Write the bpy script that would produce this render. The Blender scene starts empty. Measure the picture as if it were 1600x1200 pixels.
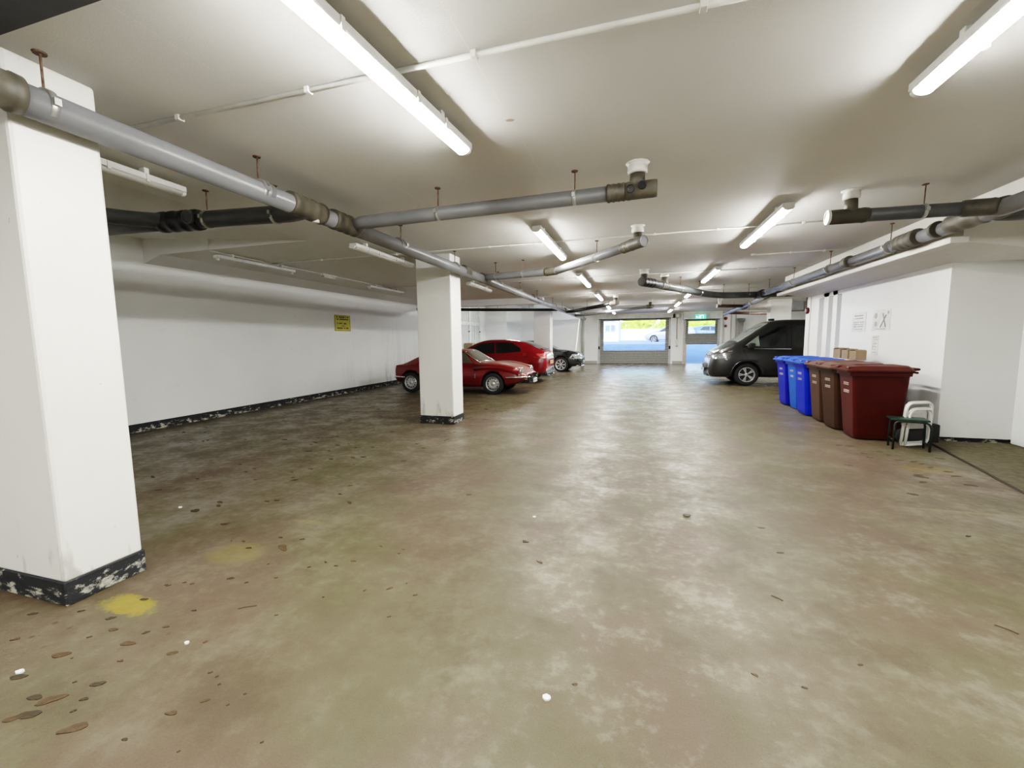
import bpy, bmesh, math, random
from mathutils import Vector, Matrix
from mathutils.bvhtree import BVHTree
random.seed(7)
S = bpy.context.scene
COL = S.collection
PI = math.pi
R = math.radians
H = 2.92            # ceiling height

# ------------------------------------------------------------------ materials
def nt(name):
    m = bpy.data.materials.new(name); m.use_nodes = True
    t = m.node_tree
    for n in list(t.nodes): t.nodes.remove(n)
    return m, t
def N(t, kind, **k):
    n = t.nodes.new(kind)
    for a, b in k.items():
        if a.startswith('i_'):
            n.inputs[int(a[2:])].default_value = b
        else: setattr(n, a, b)
    return n
def lk(t, a, b): t.links.new(a, b)
def c4(c): return (c[0], c[1], c[2], 1)
def mathn(t, op, a=None, b=None, clamp=False):
    n = t.nodes.new('ShaderNodeMath'); n.operation = op; n.use_clamp = clamp
    for i, v in enumerate((a, b)):
        if v is None: continue
        if isinstance(v, (int, float)): n.inputs[i].default_value = v
        else: t.links.new(v, n.inputs[i])
    return n.outputs[0]
def ramp(t, fac, stops):
    r = t.nodes.new('ShaderNodeValToRGB')
    e = r.color_ramp.elements
    while len(e) > 1: e.remove(e[-1])
    e[0].position = stops[0][0]; e[0].color = c4(stops[0][1]) if not isinstance(stops[0][1], (int, float)) else (stops[0][1],)*3+(1,)
    for p, c in stops[1:]:
        q = e.new(p); q.color = c4(c) if not isinstance(c, (int, float)) else (c, c, c, 1)
    t.links.new(fac, r.inputs[0]); return r.outputs[0]
def noise(t, vec, scale, detail=3, rough=.5):
    n = t.nodes.new('ShaderNodeTexNoise'); n.inputs['Scale'].default_value = scale
    n.inputs['Detail'].default_value = detail; n.inputs['Roughness'].default_value = rough
    if vec is not None: t.links.new(vec, n.inputs['Vector'])
    return n.outputs['Fac']
def mix(t, fac, a, b):
    n = t.nodes.new('ShaderNodeMix'); n.data_type = 'RGBA'
    if isinstance(fac, (int, float)): n.inputs[0].default_value = fac
    else: t.links.new(fac, n.inputs[0])
    for i, v in ((6, a), (7, b)):
        if isinstance(v, tuple): n.inputs[i].default_value = c4(v)
        else: t.links.new(v, n.inputs[i])
    return n.outputs[2]
def pbsdf(t, **k):
    b = t.nodes.new('ShaderNodeBsdfPrincipled')
    o = t.nodes.new('ShaderNodeOutputMaterial')
    t.links.new(b.outputs[0], o.inputs[0])
    for a, v in k.items():
        a = a.replace('_', ' ')
        if isinstance(v, (int, float)): b.inputs[a].default_value = v
        elif isinstance(v, tuple): b.inputs[a].default_value = c4(v)
        else: t.links.new(v, b.inputs[a])
    return b
def bump(t, b, h, strength=.3, dist=.02):
    n = t.nodes.new('ShaderNodeBump'); n.inputs['Strength'].default_value = strength; n.inputs['Distance'].default_value = dist
    t.links.new(h, n.inputs['Height']); t.links.new(n.outputs[0], b.inputs['Normal'])
def gpos(t): return t.nodes.new('ShaderNodeNewGeometry').outputs['Position']
def sep(t, v):
    s = t.nodes.new('ShaderNodeSeparateXYZ'); t.links.new(v, s.inputs[0]); return s.outputs
def objc(t): return t.nodes.new('ShaderNodeTexCoord').outputs['Object']

MATS = {}
def simple(name, col, rough=.5, metal=0., var=.12, scale=6., bumpk=0., coat=0., emit=None):
    if name in MATS: return MATS[name]
    m, t = nt(name)
    v = objc(t)
    f = noise(t, v, scale, 4)
    d = tuple(max(0, c*(1-var)) for c in col); l = tuple(min(1, c*(1+var)) for c in col)
    cc = ramp(t, f, [(.3, d), (.7, l)])
    b = pbsdf(t, Base_Color=cc, Roughness=rough, Metallic=metal)
    if coat: b.inputs['Coat Weight'].default_value = coat; b.inputs['Coat Roughness'].default_value = .05
    if bumpk: bump(t, b, noise(t, v, scale*12, 3), bumpk, .004)
    if emit: b.inputs['Emission Color'].default_value = c4(col); b.inputs['Emission Strength'].default_value = emit
    MATS[name] = m; return m

def mat_floor():
    m, t = nt('concrete_floor'); p = gpos(t); x, y, z = sep(t, p)
    big = noise(t, p, .55, 5, .6); mid = noise(t, p, 2.3, 6, .62); fine = noise(t, p, 14, 5, .65); grit = noise(t, p, 160, 3, .7)
    base = ramp(t, big, [(.36, (.200, .182, .098)), (.5, (.262, .228, .155)), (.62, (.275, .205, .160))])
    c2 = ramp(t, mid, [(.3, (.155, .130, .085)), (.5, (.255, .225, .160)), (.7, (.40, .37, .285))])
    col = mix(t, .55, base, c2)
    # pinkish grey patches near the foreground
    pk = ramp(t, noise(t, p, .9, 4), [(.48, 0.), (.58, 1.)])
    col = mix(t, mathn(t, 'MULTIPLY', pk, .5), col, (.25, .180, .145))
    # pale worn skin, with two strips of lamp reflection painted in
    wn = ramp(t, mathn(t, 'ADD', mathn(t, 'MULTIPLY', fine, .45), mathn(t, 'MULTIPLY', mid, .55)), [(.52, 0.), (.66, 1.)])
    refl_strips = mathn(t, 'ADD', ramp(t, mathn(t, 'ABSOLUTE', mathn(t, 'SUBTRACT', x, .05)), [(.1, .7), (.9, .1)]), ramp(t, mathn(t, 'ABSOLUTE', mathn(t, 'SUBTRACT', x, 1.5)), [(.1, .6), (.7, .05)]), True)
    col = mix(t, mathn(t, 'MULTIPLY', wn, mathn(t, 'ADD', refl_strips, .15, True)), col, (.50, .48, .39))
    # dark green-brown floor towards the left wall, partly shade painted in
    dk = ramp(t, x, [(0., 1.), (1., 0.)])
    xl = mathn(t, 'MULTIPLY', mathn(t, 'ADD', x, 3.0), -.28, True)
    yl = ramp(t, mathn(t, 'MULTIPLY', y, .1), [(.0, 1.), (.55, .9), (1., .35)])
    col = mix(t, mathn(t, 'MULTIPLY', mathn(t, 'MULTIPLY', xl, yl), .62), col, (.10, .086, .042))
    st = ramp(t, noise(t, p, 1.4, 5, .7), [(.54, 0.), (.62, .55)])
    col = mix(t, st, col, (.15, .118, .078))
    # small dirt specks, thicker at left and in front of the bins
    vo = t.nodes.new('ShaderNodeTexVoronoi'); vo.inputs['Scale'].default_value = 7.; lk(t, p, vo.inputs['Vector'])
    sp = ramp(t, vo.outputs['Distance'], [(.07, 1.), (.12, 0.)])
    dens = ramp(t, noise(t, p, 1.1, 3), [(.5, 0.), (.6, 1.)])
    side = mathn(t, 'ADD', mathn(t, 'MULTIPLY', mathn(t, 'ADD', x, 1.6), -.7, True), mathn(t, 'MULTIPLY', mathn(t, 'SUBTRACT', x, 2.2), 1., True), True)
    col = mix(t, mathn(t, 'MULTIPLY', mathn(t, 'MULTIPLY', sp, dens), side), col, (.10, .065, .04))
    # yellow paint remains beside the near pillar and faded bay lines
    def blot(cx, cy, rx, ry, amt, colr, col):
        dx = mathn(t, 'DIVIDE', mathn(t, 'SUBTRACT', x, cx), rx); dy = mathn(t, 'DIVIDE', mathn(t, 'SUBTRACT', y, cy), ry)
        d = mathn(t, 'SQRT', mathn(t, 'ADD', mathn(t, 'MULTIPLY', dx, dx), mathn(t, 'MULTIPLY', dy, dy)))
        d = mathn(t, 'ADD', d, mathn(t, 'MULTIPLY', mathn(t, 'SUBTRACT', fine, .5), 1.6))
        return mix(t, mathn(t, 'MULTIPLY', ramp(t, d, [(.75, 1.), (1.05, 0.)]), amt), col, colr)
    col = blot(-2.70, 1.54, .20, .085, .9, (.60, .50, .20), col)
    col = blot(-2.66, 2.16, .22, .16, .5, (.42, .36, .19), col)
    col = blot(-2.55, 2.72, .16, .03, .6, (.46, .40, .22), col)
    col = blot(3.0, 4.28, 1.0, .03, .65, (.44, .40, .26), col)
    col = blot(-2.8, 4.13, .55, .05, .6, (.15, .12, .085), col)
    col = blot(-2.0, 5.5, .03, 1.5, .3, (.40, .36, .26), col)
    col = blot(3.05, 5.6, .28, .16, .55, (.40, .31, .13), col)
    col = mix(t, .10, col, ramp(t, grit, [(.3, .03), (.7, .6)]))
    rg = ramp(t, mathn(t, 'ADD', mathn(t, 'MULTIPLY', mid, .6), mathn(t, 'MULTIPLY', fine, .4)), [(.42, .52), (.60, .30)])
    hs = t.nodes.new('ShaderNodeHueSaturation'); hs.inputs['Saturation'].default_value = 1.35; hs.inputs['Value'].default_value = .41; lk(t, col, hs.inputs['Color']); col = hs.outputs[0]
    near_door = ramp(t, mathn(t, 'MULTIPLY', y, .04), [(.5, 0.), (.85, 1.)])      # smoother, damp floor by the shutters
    rg = mathn(t, 'SUBTRACT', rg, mathn(t, 'MULTIPLY', near_door, .20), True)
    b = pbsdf(t, Base_Color=col, Roughness=rg); b.inputs['Specular IOR Level'].default_value = .24
    bump(t, b, mathn(t, 'ADD', mathn(t, 'MULTIPLY', fine, .6), mathn(t, 'MULTIPLY', grit, .15)), .35, .012)
    return m

def mat_ceiling():
    m, t = nt('painted_ceiling'); p = gpos(t); x, y, z = sep(t, p)
    a = noise(t, p, .5, 4); st = noise(t, p, 130, 3, .7)
    col = ramp(t, a, [(.3, (.74, .73, .70)), (.7, (.82, .81, .785))])
    for cx in (-.85, -2.23):     # board joints, a thin whiter filled line that comes and goes
        d = mathn(t, 'ABSOLUTE', mathn(t, 'SUBTRACT', x, cx))
        k = mathn(t, 'MULTIPLY', ramp(t, mathn(t, 'MULTIPLY', d, 100), [(.25, 1.), (.5, 0.)]), ramp(t, noise(t, p, 1.3, 2), [(.45, .1), (.55, .8)]))
        col = mix(t, k, col, (.86, .85, .80))
    dx = mathn(t, 'MULTIPLY', mathn(t, 'ADD', x, .85), 18); dy = mathn(t, 'MULTIPLY', mathn(t, 'SUBTRACT', y, 2.9), 30)
    d = mathn(t, 'ADD', mathn(t, 'SQRT', mathn(t, 'ADD', mathn(t, 'MULTIPLY', dx, dx), mathn(t, 'MULTIPLY', dy, dy))), mathn(t, 'MULTIPLY', noise(t, p, 30), .6))
    col = mix(t, ramp(t, d, [(.7, .8), (.9, 0.)]), col, (.36, .20, .10))
    b = pbsdf(t, Base_Color=col, Roughness=.6)
    bump(t, b, st, .35, .004); return m

def mat_wall(name, base=(.89, .90, .89), stains=False, block=False):
    m, t = nt(name); p = gpos(t); x, y, z = sep(t, p)
    a = noise(t, p, .9, 4)
    col = ramp(t, a, [(.3, tuple(c*.95 for c in base)), (.7, base)])
    if stains:   # damp and mould streaks running down the wall behind the classic car
        mp = t.nodes.new('ShaderNodeMapping'); mp.inputs['Scale'].default_value = (1, 1.9, .22); lk(t, p, mp.inputs[0])
        s = noise(t, mp.outputs[0], 2.2, 7, .7)
        g = ramp(t, mathn(t, 'MULTIPLY', z, .45), [(.0, 1.), (.25, .7), (.5, .3), (.95, .06), (1., 0.)])
        u = ramp(t, mathn(t, 'MULTIPLY', y, .05), [(.50, 0.), (.54, .35), (.58, .45), (.605, 1.), (.65, 1.), (.70, .3), (.85, 0.)])
        k = mathn(t, 'MULTIPLY', mathn(t, 'MULTIPLY', ramp(t, s, [(.50, 0.), (.66, .8)]), g), u)
        col = mix(t, k, col, (.09, .085, .075))
    k2 = mathn(t, 'MULTIPLY', ramp(t, noise(t, p, 5, 4), [(.66, 0.), (.74, 1.)]), .12)
    col = mix(t, k2, col, (.45, .43, .38))
    b = pbsdf(t, Base_Color=col, Roughness=.42)
    bump(t, b, noise(t, p, 60, 3), .15, .004); return m

def mat_pillar():
    m, t = nt('pillar_paint'); p = gpos(t); x, y, z = sep(t, p)
    col = ramp(t, noise(t, p, 1.2, 3), [(.3, (.80, .79, .75)), (.7, (.86, .855, .82))])
    mp = t.nodes.new('ShaderNodeMapping'); mp.inputs['Scale'].default_value = (9, 9, 2.5); lk(t, p, mp.inputs[0])
    s = ramp(t, noise(t, mp.outputs[0], 1., 4), [(.60, 0.), (.70, 1.)])
    g = ramp(t, z, [(.10, .9), (.34, .6), (.48, 0.)])
    col = mix(t, mathn(t, 'MULTIPLY', mathn(t, 'MULTIPLY', s, g), .7), col, (.30, .29, .26))
    sc = ramp(t, noise(t, p, 22, 2), [(.76, 0.), (.80, .5)])
    col = mix(t, sc, col, (.35, .32, .28))
    b = pbsdf(t, Base_Color=col, Roughness=.38); bump(t, b, noise(t, p, 80, 3), .1, .003); return m

def mat_bitumen():
    m, t = nt('flaking_black_paint'); p = gpos(t); x, y, z = sep(t, p)
    mp = t.nodes.new('ShaderNodeMapping'); mp.inputs['Scale'].default_value = (1, 1, 2.); lk(t, p, mp.inputs[0])
    n = mathn(t, 'ADD', noise(t, mp.outputs[0], 9, 7, .75), mathn(t, 'MULTIPLY', z, .9))
    col = ramp(t, n, [(.42, (.50, .47, .38)), (.47, (.34, .33, .29)), (.52, (.035, .037, .04)), (.9, (.02, .021, .024))])
    b = pbsdf(t, Base_Color=col, Roughness=.6); b.inputs['Specular IOR Level'].default_value = .15; bump(t, b, n, .5, .01); return m

def mat_glass(name, tint=(.75, .85, .85), alpha=.25, rough=.05):
    m, t = nt(name)
    g = N(t, 'ShaderNodeBsdfGlossy'); g.inputs['Roughness'].default_value = rough; g.inputs['Color'].default_value = (1, 1, 1, 1)
    tr = N(t, 'ShaderNodeBsdfTransparent'); tr.inputs['Color'].default_value = c4(tint)
    nz = noise(t, objc(t), 3, 2)
    mx = N(t, 'ShaderNodeMixShader'); fr = N(t, 'ShaderNodeFresnel'); fr.inputs[0].default_value = 1.45
    f = mathn(t, 'ADD', fr.outputs[0], mathn(t, 'MULTIPLY', nz, alpha), True)
    lk(t, f, mx.inputs[0]); lk(t, tr.outputs[0], mx.inputs[1]); lk(t, g.outputs[0], mx.inputs[2])
    o = N(t, 'ShaderNodeOutputMaterial'); lk(t, mx.outputs[0], o.inputs[0]); return m

def mat_dusty(name, col, dust, amt=.8):
    m, t = nt(name); g = t.nodes.new('ShaderNodeNewGeometry')
    nx, ny, nz = sep(t, g.outputs['Normal'])
    n = noise(t, g.outputs['Position'], 7, 5)
    k = mathn(t, 'MULTIPLY', ramp(t, mathn(t, 'ADD', nz, mathn(t, 'MULTIPLY', mathn(t, 'SUBTRACT', n, .5), .25)), [(.55, 0.), (.9, 1.)]), amt)
    c = mix(t, k, col, dust)
    b = pbsdf(t, Base_Color=c, Roughness=mathn(t, 'ADD', .22, mathn(t, 'MULTIPLY', k, .45)))
    b.inputs['Coat Weight'].default_value = .35; b.inputs['Coat Roughness'].default_value = .1; return m

def mat_lamp(name, strength, col=(1., .985, .94)):
    m, t = nt(name)
    e = N(t, 'ShaderNodeEmission'); e.inputs['Strength'].default_value = strength
    cc = ramp(t, noise(t, objc(t), 2, 1), [(.3, tuple(c*.99 for c in col)), (.7, col)])
    lk(t, cc, e.inputs[0]); o = N(t, 'ShaderNodeOutputMaterial'); lk(t, e.outputs[0], o.inputs[0]); return m

FLOOR = mat_floor(); CEIL = mat_ceiling(); WALL = mat_wall('white_wall_paint'); WALLL = mat_wall('stained_wall_paint', stains=True)
PILLAR = mat_pillar(); BITU = mat_bitumen()
WHITE = simple('white_plastic', (.80, .80, .76), .4)
WSTEEL = simple('white_painted_steel', (.78, .79, .77), .35)
GREYP = simple('grey_drain_plastic', (.185, .188, .195), .26, var=.10, scale=3, bumpk=.05)
GREYD = simple('dark_grey_drain_plastic', (.085, .088, .09), .4, var=.2, scale=4)
FITTING = simple('dusty_olive_fitting', (.088, .080, .062), .5, var=.3, scale=9, bumpk=.1)
GALV = simple('galvanised_steel', (.50, .50, .48), .35, .8, var=.2)
RUST = simple('rusty_rod', (.16, .10, .07), .7, .3, var=.4, scale=30)
BLACKM = simple('black_plastic', (.012, .012, .013), .42)
RUBBER = simple('tyre_rubber', (.014, .014, .015), .75, bumpk=.2)
CHROME = simple('chrome', (.85, .85, .86), .12, 1., var=.03)
ALLOY = simple('alloy_wheel_silver', (.62, .62, .63), .28, .7, var=.05)
LAMP = mat_lamp('lit_diffuser', 138.0)
DIFFOFF = simple('unlit_tube', (.74, .73, .68), .3)
GLASSC = mat_glass('clear_vision_panel', (.92, .96, 1.), .06)
CARGLASS = simple('tinted_car_glass', (.008, .009, .010), .05, coat=.6, var=.3)
CARGLASS_PAINTLIT = simple('opaque_glass_painted_light', (.23, .26, .235), .07, coat=.5, var=.35, scale=3)  # opaque; the brightness seen through the glass is painted into its colour
DUSTGLASS = simple('dusty_car_glass', (.075, .064, .046), .6, var=.2, scale=5)

# ------------------------------------------------------------------ mesh helpers
def bmn(): return bmesh.new()
def bx(bm, x0, x1, y0, y1, z0, z1, bev=0., seg=2):
    v = [bm.verts.new(p) for p in ((x0,y0,z0),(x1,y0,z0),(x1,y1,z0),(x0,y1,z0),(x0,y0,z1),(x1,y0,z1),(x1,y1,z1),(x0,y1,z1))]
    fs = [bm.faces.new([v[i] for i in q]) for q in ((3,2,1,0),(4,5,6,7),(0,1,5,4),(1,2,6,5),(2,3,7,6),(3,0,4,7))]
    if bev:
        es = list({e for f in fs for e in f.edges})
        bmesh.ops.bevel(bm, geom=es, offset=bev, segments=seg, affect='EDGES', profile=.5)
    return bm
def ring_frames(pts, closed=False):
    fr = []; n = len(pts)
    for i in range(n):
        a = pts[(i-1) % n] if (closed or i > 0) else pts[i]
        b = pts[(i+1) % n] if (closed or i < n-1) else pts[i]
        t = (b-a).normalized(); fr.append(t)
    up = Vector((0, 0, 1)) if abs(fr[0].z) < .9 else Vector((1, 0, 0))
    out = []; u = (up - fr[0]*up.dot(fr[0])).normalized()
    for t in fr:
        u = (u - t*u.dot(t)).normalized(); out.append((t, u, t.cross(u)))
    return out
def tube(bm, pts, r, seg=16, cap=True, closed=False):
    pts = [Vector(p) for p in pts]
    if not isinstance(r, (list, tuple)): r = [r]*len(pts)
    fr = ring_frames(pts, closed); rings = []
    for p, (t, u, w), rr in zip(pts, fr, r):
        rings.append([bm.verts.new(p + (u*math.cos(2*PI*k/seg) + w*math.sin(2*PI*k/seg))*rr) for k in range(seg)])
    n = len(rings)
    for i in range(n if closed else n-1):
        a, b = rings[i], rings[(i+1) % n]
        for k in range(seg):
            f = bm.faces.new((a[k], a[(k+1) % seg], b[(k+1) % seg], b[k])); f.smooth = True
    if cap and not closed:
        bm.faces.new(rings[0]); bm.faces.new(list(reversed(rings[-1])))
    return bm
def rnd(pts, rad=.1, n=5):
    """round the corners of a polyline"""
    pts = [Vector(p) for p in pts]; out = [pts[0]]
    for i in range(1, len(pts)-1):
        a, b, c = pts[i-1], pts[i], pts[i+1]
        d1 = min(rad, (a-b).length*.49); d2 = min(rad, (c-b).length*.49)
        p = b+(a-b).normalized()*d1; q = b+(c-b).normalized()*d2
        for k in range(n+1):
            s = k/n; out.append(p*(1-s)**2 + b*2*s*(1-s) + q*s*s)
    out.append(pts[-1]); return out
def lathe(bm, prof, seg=32, M=None, cap=True):
    """prof: (radius, height) revolved about local Z"""
    M = M or Matrix(); rings = []
    for r, h in prof:
        rings.append([bm.verts.new(M @ Vector((r*math.cos(2*PI*k/seg), r*math.sin(2*PI*k/seg), h))) for k in range(seg)])
    for a, b in zip(rings, rings[1:]):
        for k in range(seg):
            f = bm.faces.new((a[k], a[(k+1) % seg], b[(k+1) % seg], b[k])); f.smooth = True
    if cap:
        bm.faces.new(list(reversed(rings[0]))); bm.faces.new(rings[-1])
    return bm
def prism(bm, poly, a, b, axis='y'):
    """polygon extruded along an axis; poly gives the two other coordinates in xyz order"""
    def P3(p, h):
        return {'y': (p[0], h, p[1]), 'x': (h, p[0], p[1]), 'z': (p[0], p[1], h)}[axis]
    A = [bm.verts.new(P3(p, a)) for p in poly]; B = [bm.verts.new(P3(p, b)) for p in poly]
    n = len(poly); bm.faces.new(A); bm.faces.new(list(reversed(B)))
    for i in range(n): bm.faces.new((A[i], B[i], B[(i+1) % n], A[(i+1) % n]))
    return bm
def root_of(o):
    while o.parent: o = o.parent
    return o
def obj(name, bm, m, parent=None, local=False, fix=True, smooth_angle=None):
    if fix: bmesh.ops.recalc_face_normals(bm, faces=bm.faces)
    if parent is not None and not local:
        bmesh.ops.translate(bm, verts=bm.verts, vec=-root_of(parent).location)
    me = bpy.data.meshes.new(name); bm.to_mesh(me); bm.free()
    for mm in (m if isinstance(m, (list, tuple)) else [m]): me.materials.append(mm)
    o = bpy.data.objects.new(name, me); COL.objects.link(o)
    if parent is not None: o.parent = parent
    return o
def tag(o, label=None, cat=None, group=None, kind=None):
    if label: o['label'] = label
    if cat: o['category'] = cat
    if group: o['group'] = group
    if kind: o['kind'] = kind
    return o
def thing(name, loc, label, cat, group=None, rz=0.):
    o = bpy.data.objects.new(name, None); COL.objects.link(o); o.location = loc; o.rotation_euler = (0, 0, rz)
    o.empty_display_size = .1
    return tag(o, label, cat, group)
def struct(name, bm, m, parent=None):
    o = obj(name, bm, m, parent)
    if parent is None: o['kind'] = 'structure'
    return o
def copy_tree(o, parent=None):
    c = o.copy(); COL.objects.link(c); c.parent = parent
    for ch in list(o.children): copy_tree(ch, c)
    return c
def V(*a): return Vector(a)

# ------------------------------------------------------------------ shell
bm = bmn(); bx(bm, -8.2, 9.2, -5, 26.4, -.2, 0); struct('floor', bm, FLOOR)

# ceiling: flat slab with a lifted wedge at the near left, and a higher pocket over the far left bay
bm = bmn()
bx(bm, -3.2, 9.2, -5, 26.4, H, H+.3)
bx(bm, -4.6, -3.2, -5, 14.9, H, H+.3); bx(bm, -4.6, -3.2, 25.2, 26.4, H, H+.3)
bx(bm, -8.2, -4.6, 5.25, 14.9, H, H+.4); bx(bm, -8.2, -4.6, 25.2, 26.4, H, H+.3)
bx(bm, -8.2, -3.2, 14.9, 25.2, 3.42, 3.6)
prism(bm, [(-8.2, 3.22), (-4.6, H), (-4.6, H+.35), (-8.2, 3.55)], -5, 5.25, 'y')
o = struct('ceiling', bm, CEIL)
def bake(o):
    dg = bpy.context.evaluated_depsgraph_get(); dg.update()
    me = bpy.data.meshes.new_from_object(o.evaluated_get(dg), depsgraph=dg)
    o.modifiers.clear(); old = o.data; o.data = me; bpy.data.meshes.remove(old)
bm = bmn(); prism(bm, [(-7.95, 2.80), (-7.55, H+.001), (-7.95, H+.001)], 5.25, 14.9, 'y'); struct('trim_1', bm, CEIL)   # cove strip along the left wall
bm = bmn(); bx(bm, -8.0, -3.2, 14.6, 14.9, 2.70, 3.45); struct('trim_2', bm, WALL)            # downstand across the far left bay
bm = bmn(); bx(bm, -5.5, -1.75, .9, 1.36, H-.05, H); struct('trim_3', bm, simple('dark_soffit_board', (.07, .072, .08), .7))

bm = bmn(); bx(bm, -8.2, -7.95, -5, 22, 0, 3.6); struct('wall_left', bm, WALLL)
bm = bmn()
bx(bm, -7.95, -7.925, -5, 22, 0, .14, .004, 1); o = struct('baseboard_left', bm, BITU)
bm = bmn(); bx(bm, -8.2, -6.75, 21.9, 22.1, 0, 3.6); bx(bm, -6.95, -6.75, 22.1, 25.2, 0, 3.6); bx(bm, -6.75, -3.2, 25.0, 25.2, 0, 3.6); bx(bm, -3.4, -3.2, 25.2, 26.1, 0, 3.6); struct('wall_far_left', bm, WALL)
# far wall with the two shutter openings
bm = bmn()
Y0, Y1 = 26.1, 26.4
bx(bm, -3.4, -2.32, Y0, Y1, 0, H); bx(bm, -2.32, 1.82, Y0, Y1, 2.66, H+.2); bx(bm, 1.82, 2.46, Y0, Y1, 0, H); bx(bm, 2.46, 4.36, Y0, Y1, 2.55, H+.2)
bx(bm, 4.36, 9.2, Y0, Y1, 0, H)
bx(bm, -9, 10, Y0+.3, Y1+3.0, H+.3, 7.5)          # storey above the doors
struct('wall_back', bm, WALL)
bm = bmn(); bx(bm, -3.19, -2.34, Y0-.05, Y0, 0, .16); bx(bm, 1.9, 2.44, Y0-.05, Y0, 0, .16); struct('baseboard_back', bm, simple('grey_skirting', (.36, .34, .31), .6))
bm = bmn(); bx(bm, 9.0, 9.2, 12, 26.4, 0, H); struct('wall_right_far', bm, WALL)
bm = bmn(); bx(bm, -8.2, 9.2, -5.2, -5, 0, 3.6); struct('wall_front', bm, WALL)
# right-hand block that the bins stand against
WX = 3.95
bm = bmn()
slots = [(11.42, 11.16), (10.92, 10.70), (10.50, 10.30)]
ys = [7.14, 10.22, 10.30, 10.50, 10.70, 10.92, 11.16, 11.42, 11.78]
bx(bm, WX, 9.2, 7.14, 10.30, .07, 2.60)
for a, b in ((10.50, 10.70), (10.92, 11.16), (11.42, 11.9)): bx(bm, WX, WX+.3, a, b, .07, 2.45)
bx(bm, WX, WX+.3, 10.30, 11.42, 2.32, 2.60); bx(bm, WX+.10, 9.2, 10.30, 11.9, .0, 2.60); bx(bm, WX, WX+.3, 10.3, 11.42, 0, .25)
bx(bm, WX-.02, WX+.33, 11.9, 12.15, 0, 2.62)
struct('wall_right', bm, WALL)
bm = bmn(); bx(bm, WX+.03, 9.2, 7.20, 11.8, 0, .08); struct('baseboard_right', bm, BITU)
bm = bmn(); bx(bm, 4.74, 5.0, -5, 7.14, 0.02, 2.62); struct('wall_right_near', bm, WALL)
# boxed beam over the right-hand wall
bm = bmn()
prism(bm, [(3.45, 2.49), (3.95, 2.40), (9.2, 2.36), (9.2, H), (3.45, H)], 6.1, 12.15, 'y')
bx(bm, 3.45, 5.0, -5, 6.1, 2.76, H)
bx(bm, 3.28, 3.45, 6.0, 12.15, 2.46, 2.53, .005, 1)
struct('trim_4', bm, mat_wall('beam_paint', (.74, .72, .67)))

# entrance mat by the right-hand doorway
bm = bmn(); prism(bm, [(3.80, 6.95), (3.42, 4.97), (3.05, 3.0), (2.9, 2.2), (4.72, 2.2), (4.72, 7.12), (3.95, 7.12)], 0, .018, 'z')
tag(obj('floor_mat', bm, simple('olive_floor_mat', (.085, .072, .042), .95, var=.3, scale=14, bumpk=.4)),
    'flat olive brown mat on the floor of the doorway recess at right', 'mat')

bm = bmn(); tube(bm, [(3.80, 6.95, .0), (3.42, 4.97, .0), (3.05, 3.0, 0), (2.9, 2.2, 0)], .014, 8); struct('trim_6', bm, simple('dark_seam', (.03, .025, .02), .8))
# ------------------------------------------------------------------ pillars
def pillar(x0, x1, y0, y1, label, h=H, z0=0.):
    t = thing('pillar', ((x0+x1)/2, (y0+y1)/2, 0), label, 'pillar', 'white pillars')
    bm = bmn(); bx(bm, x0, x1, y0, y1, .13, h, .018, 2); obj('shaft', bm, PILLAR, t)
    bm = bmn(); bx(bm, x0-.008, x1+.008, y0-.008, y1+.008, 0, .14, .006, 1); obj('base_band', bm, BITU, t)
    return t
pillar(-3.70, -3.03, 1.44, 1.83, 'white square pillar nearest the camera at left, flaking black base with yellow paint beside it')
pillar(-3.70, -3.05, 6.72, 7.15, 'white square pillar in front of the red classic coupe')
pillar(-4.08, -3.40, 17.0, 17.5, 'white square pillar between the red hatchback and the black car')
pillar(4.92, 5.64, 18.9, 19.4, 'white square pillar standing behind the dark grey van')

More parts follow.
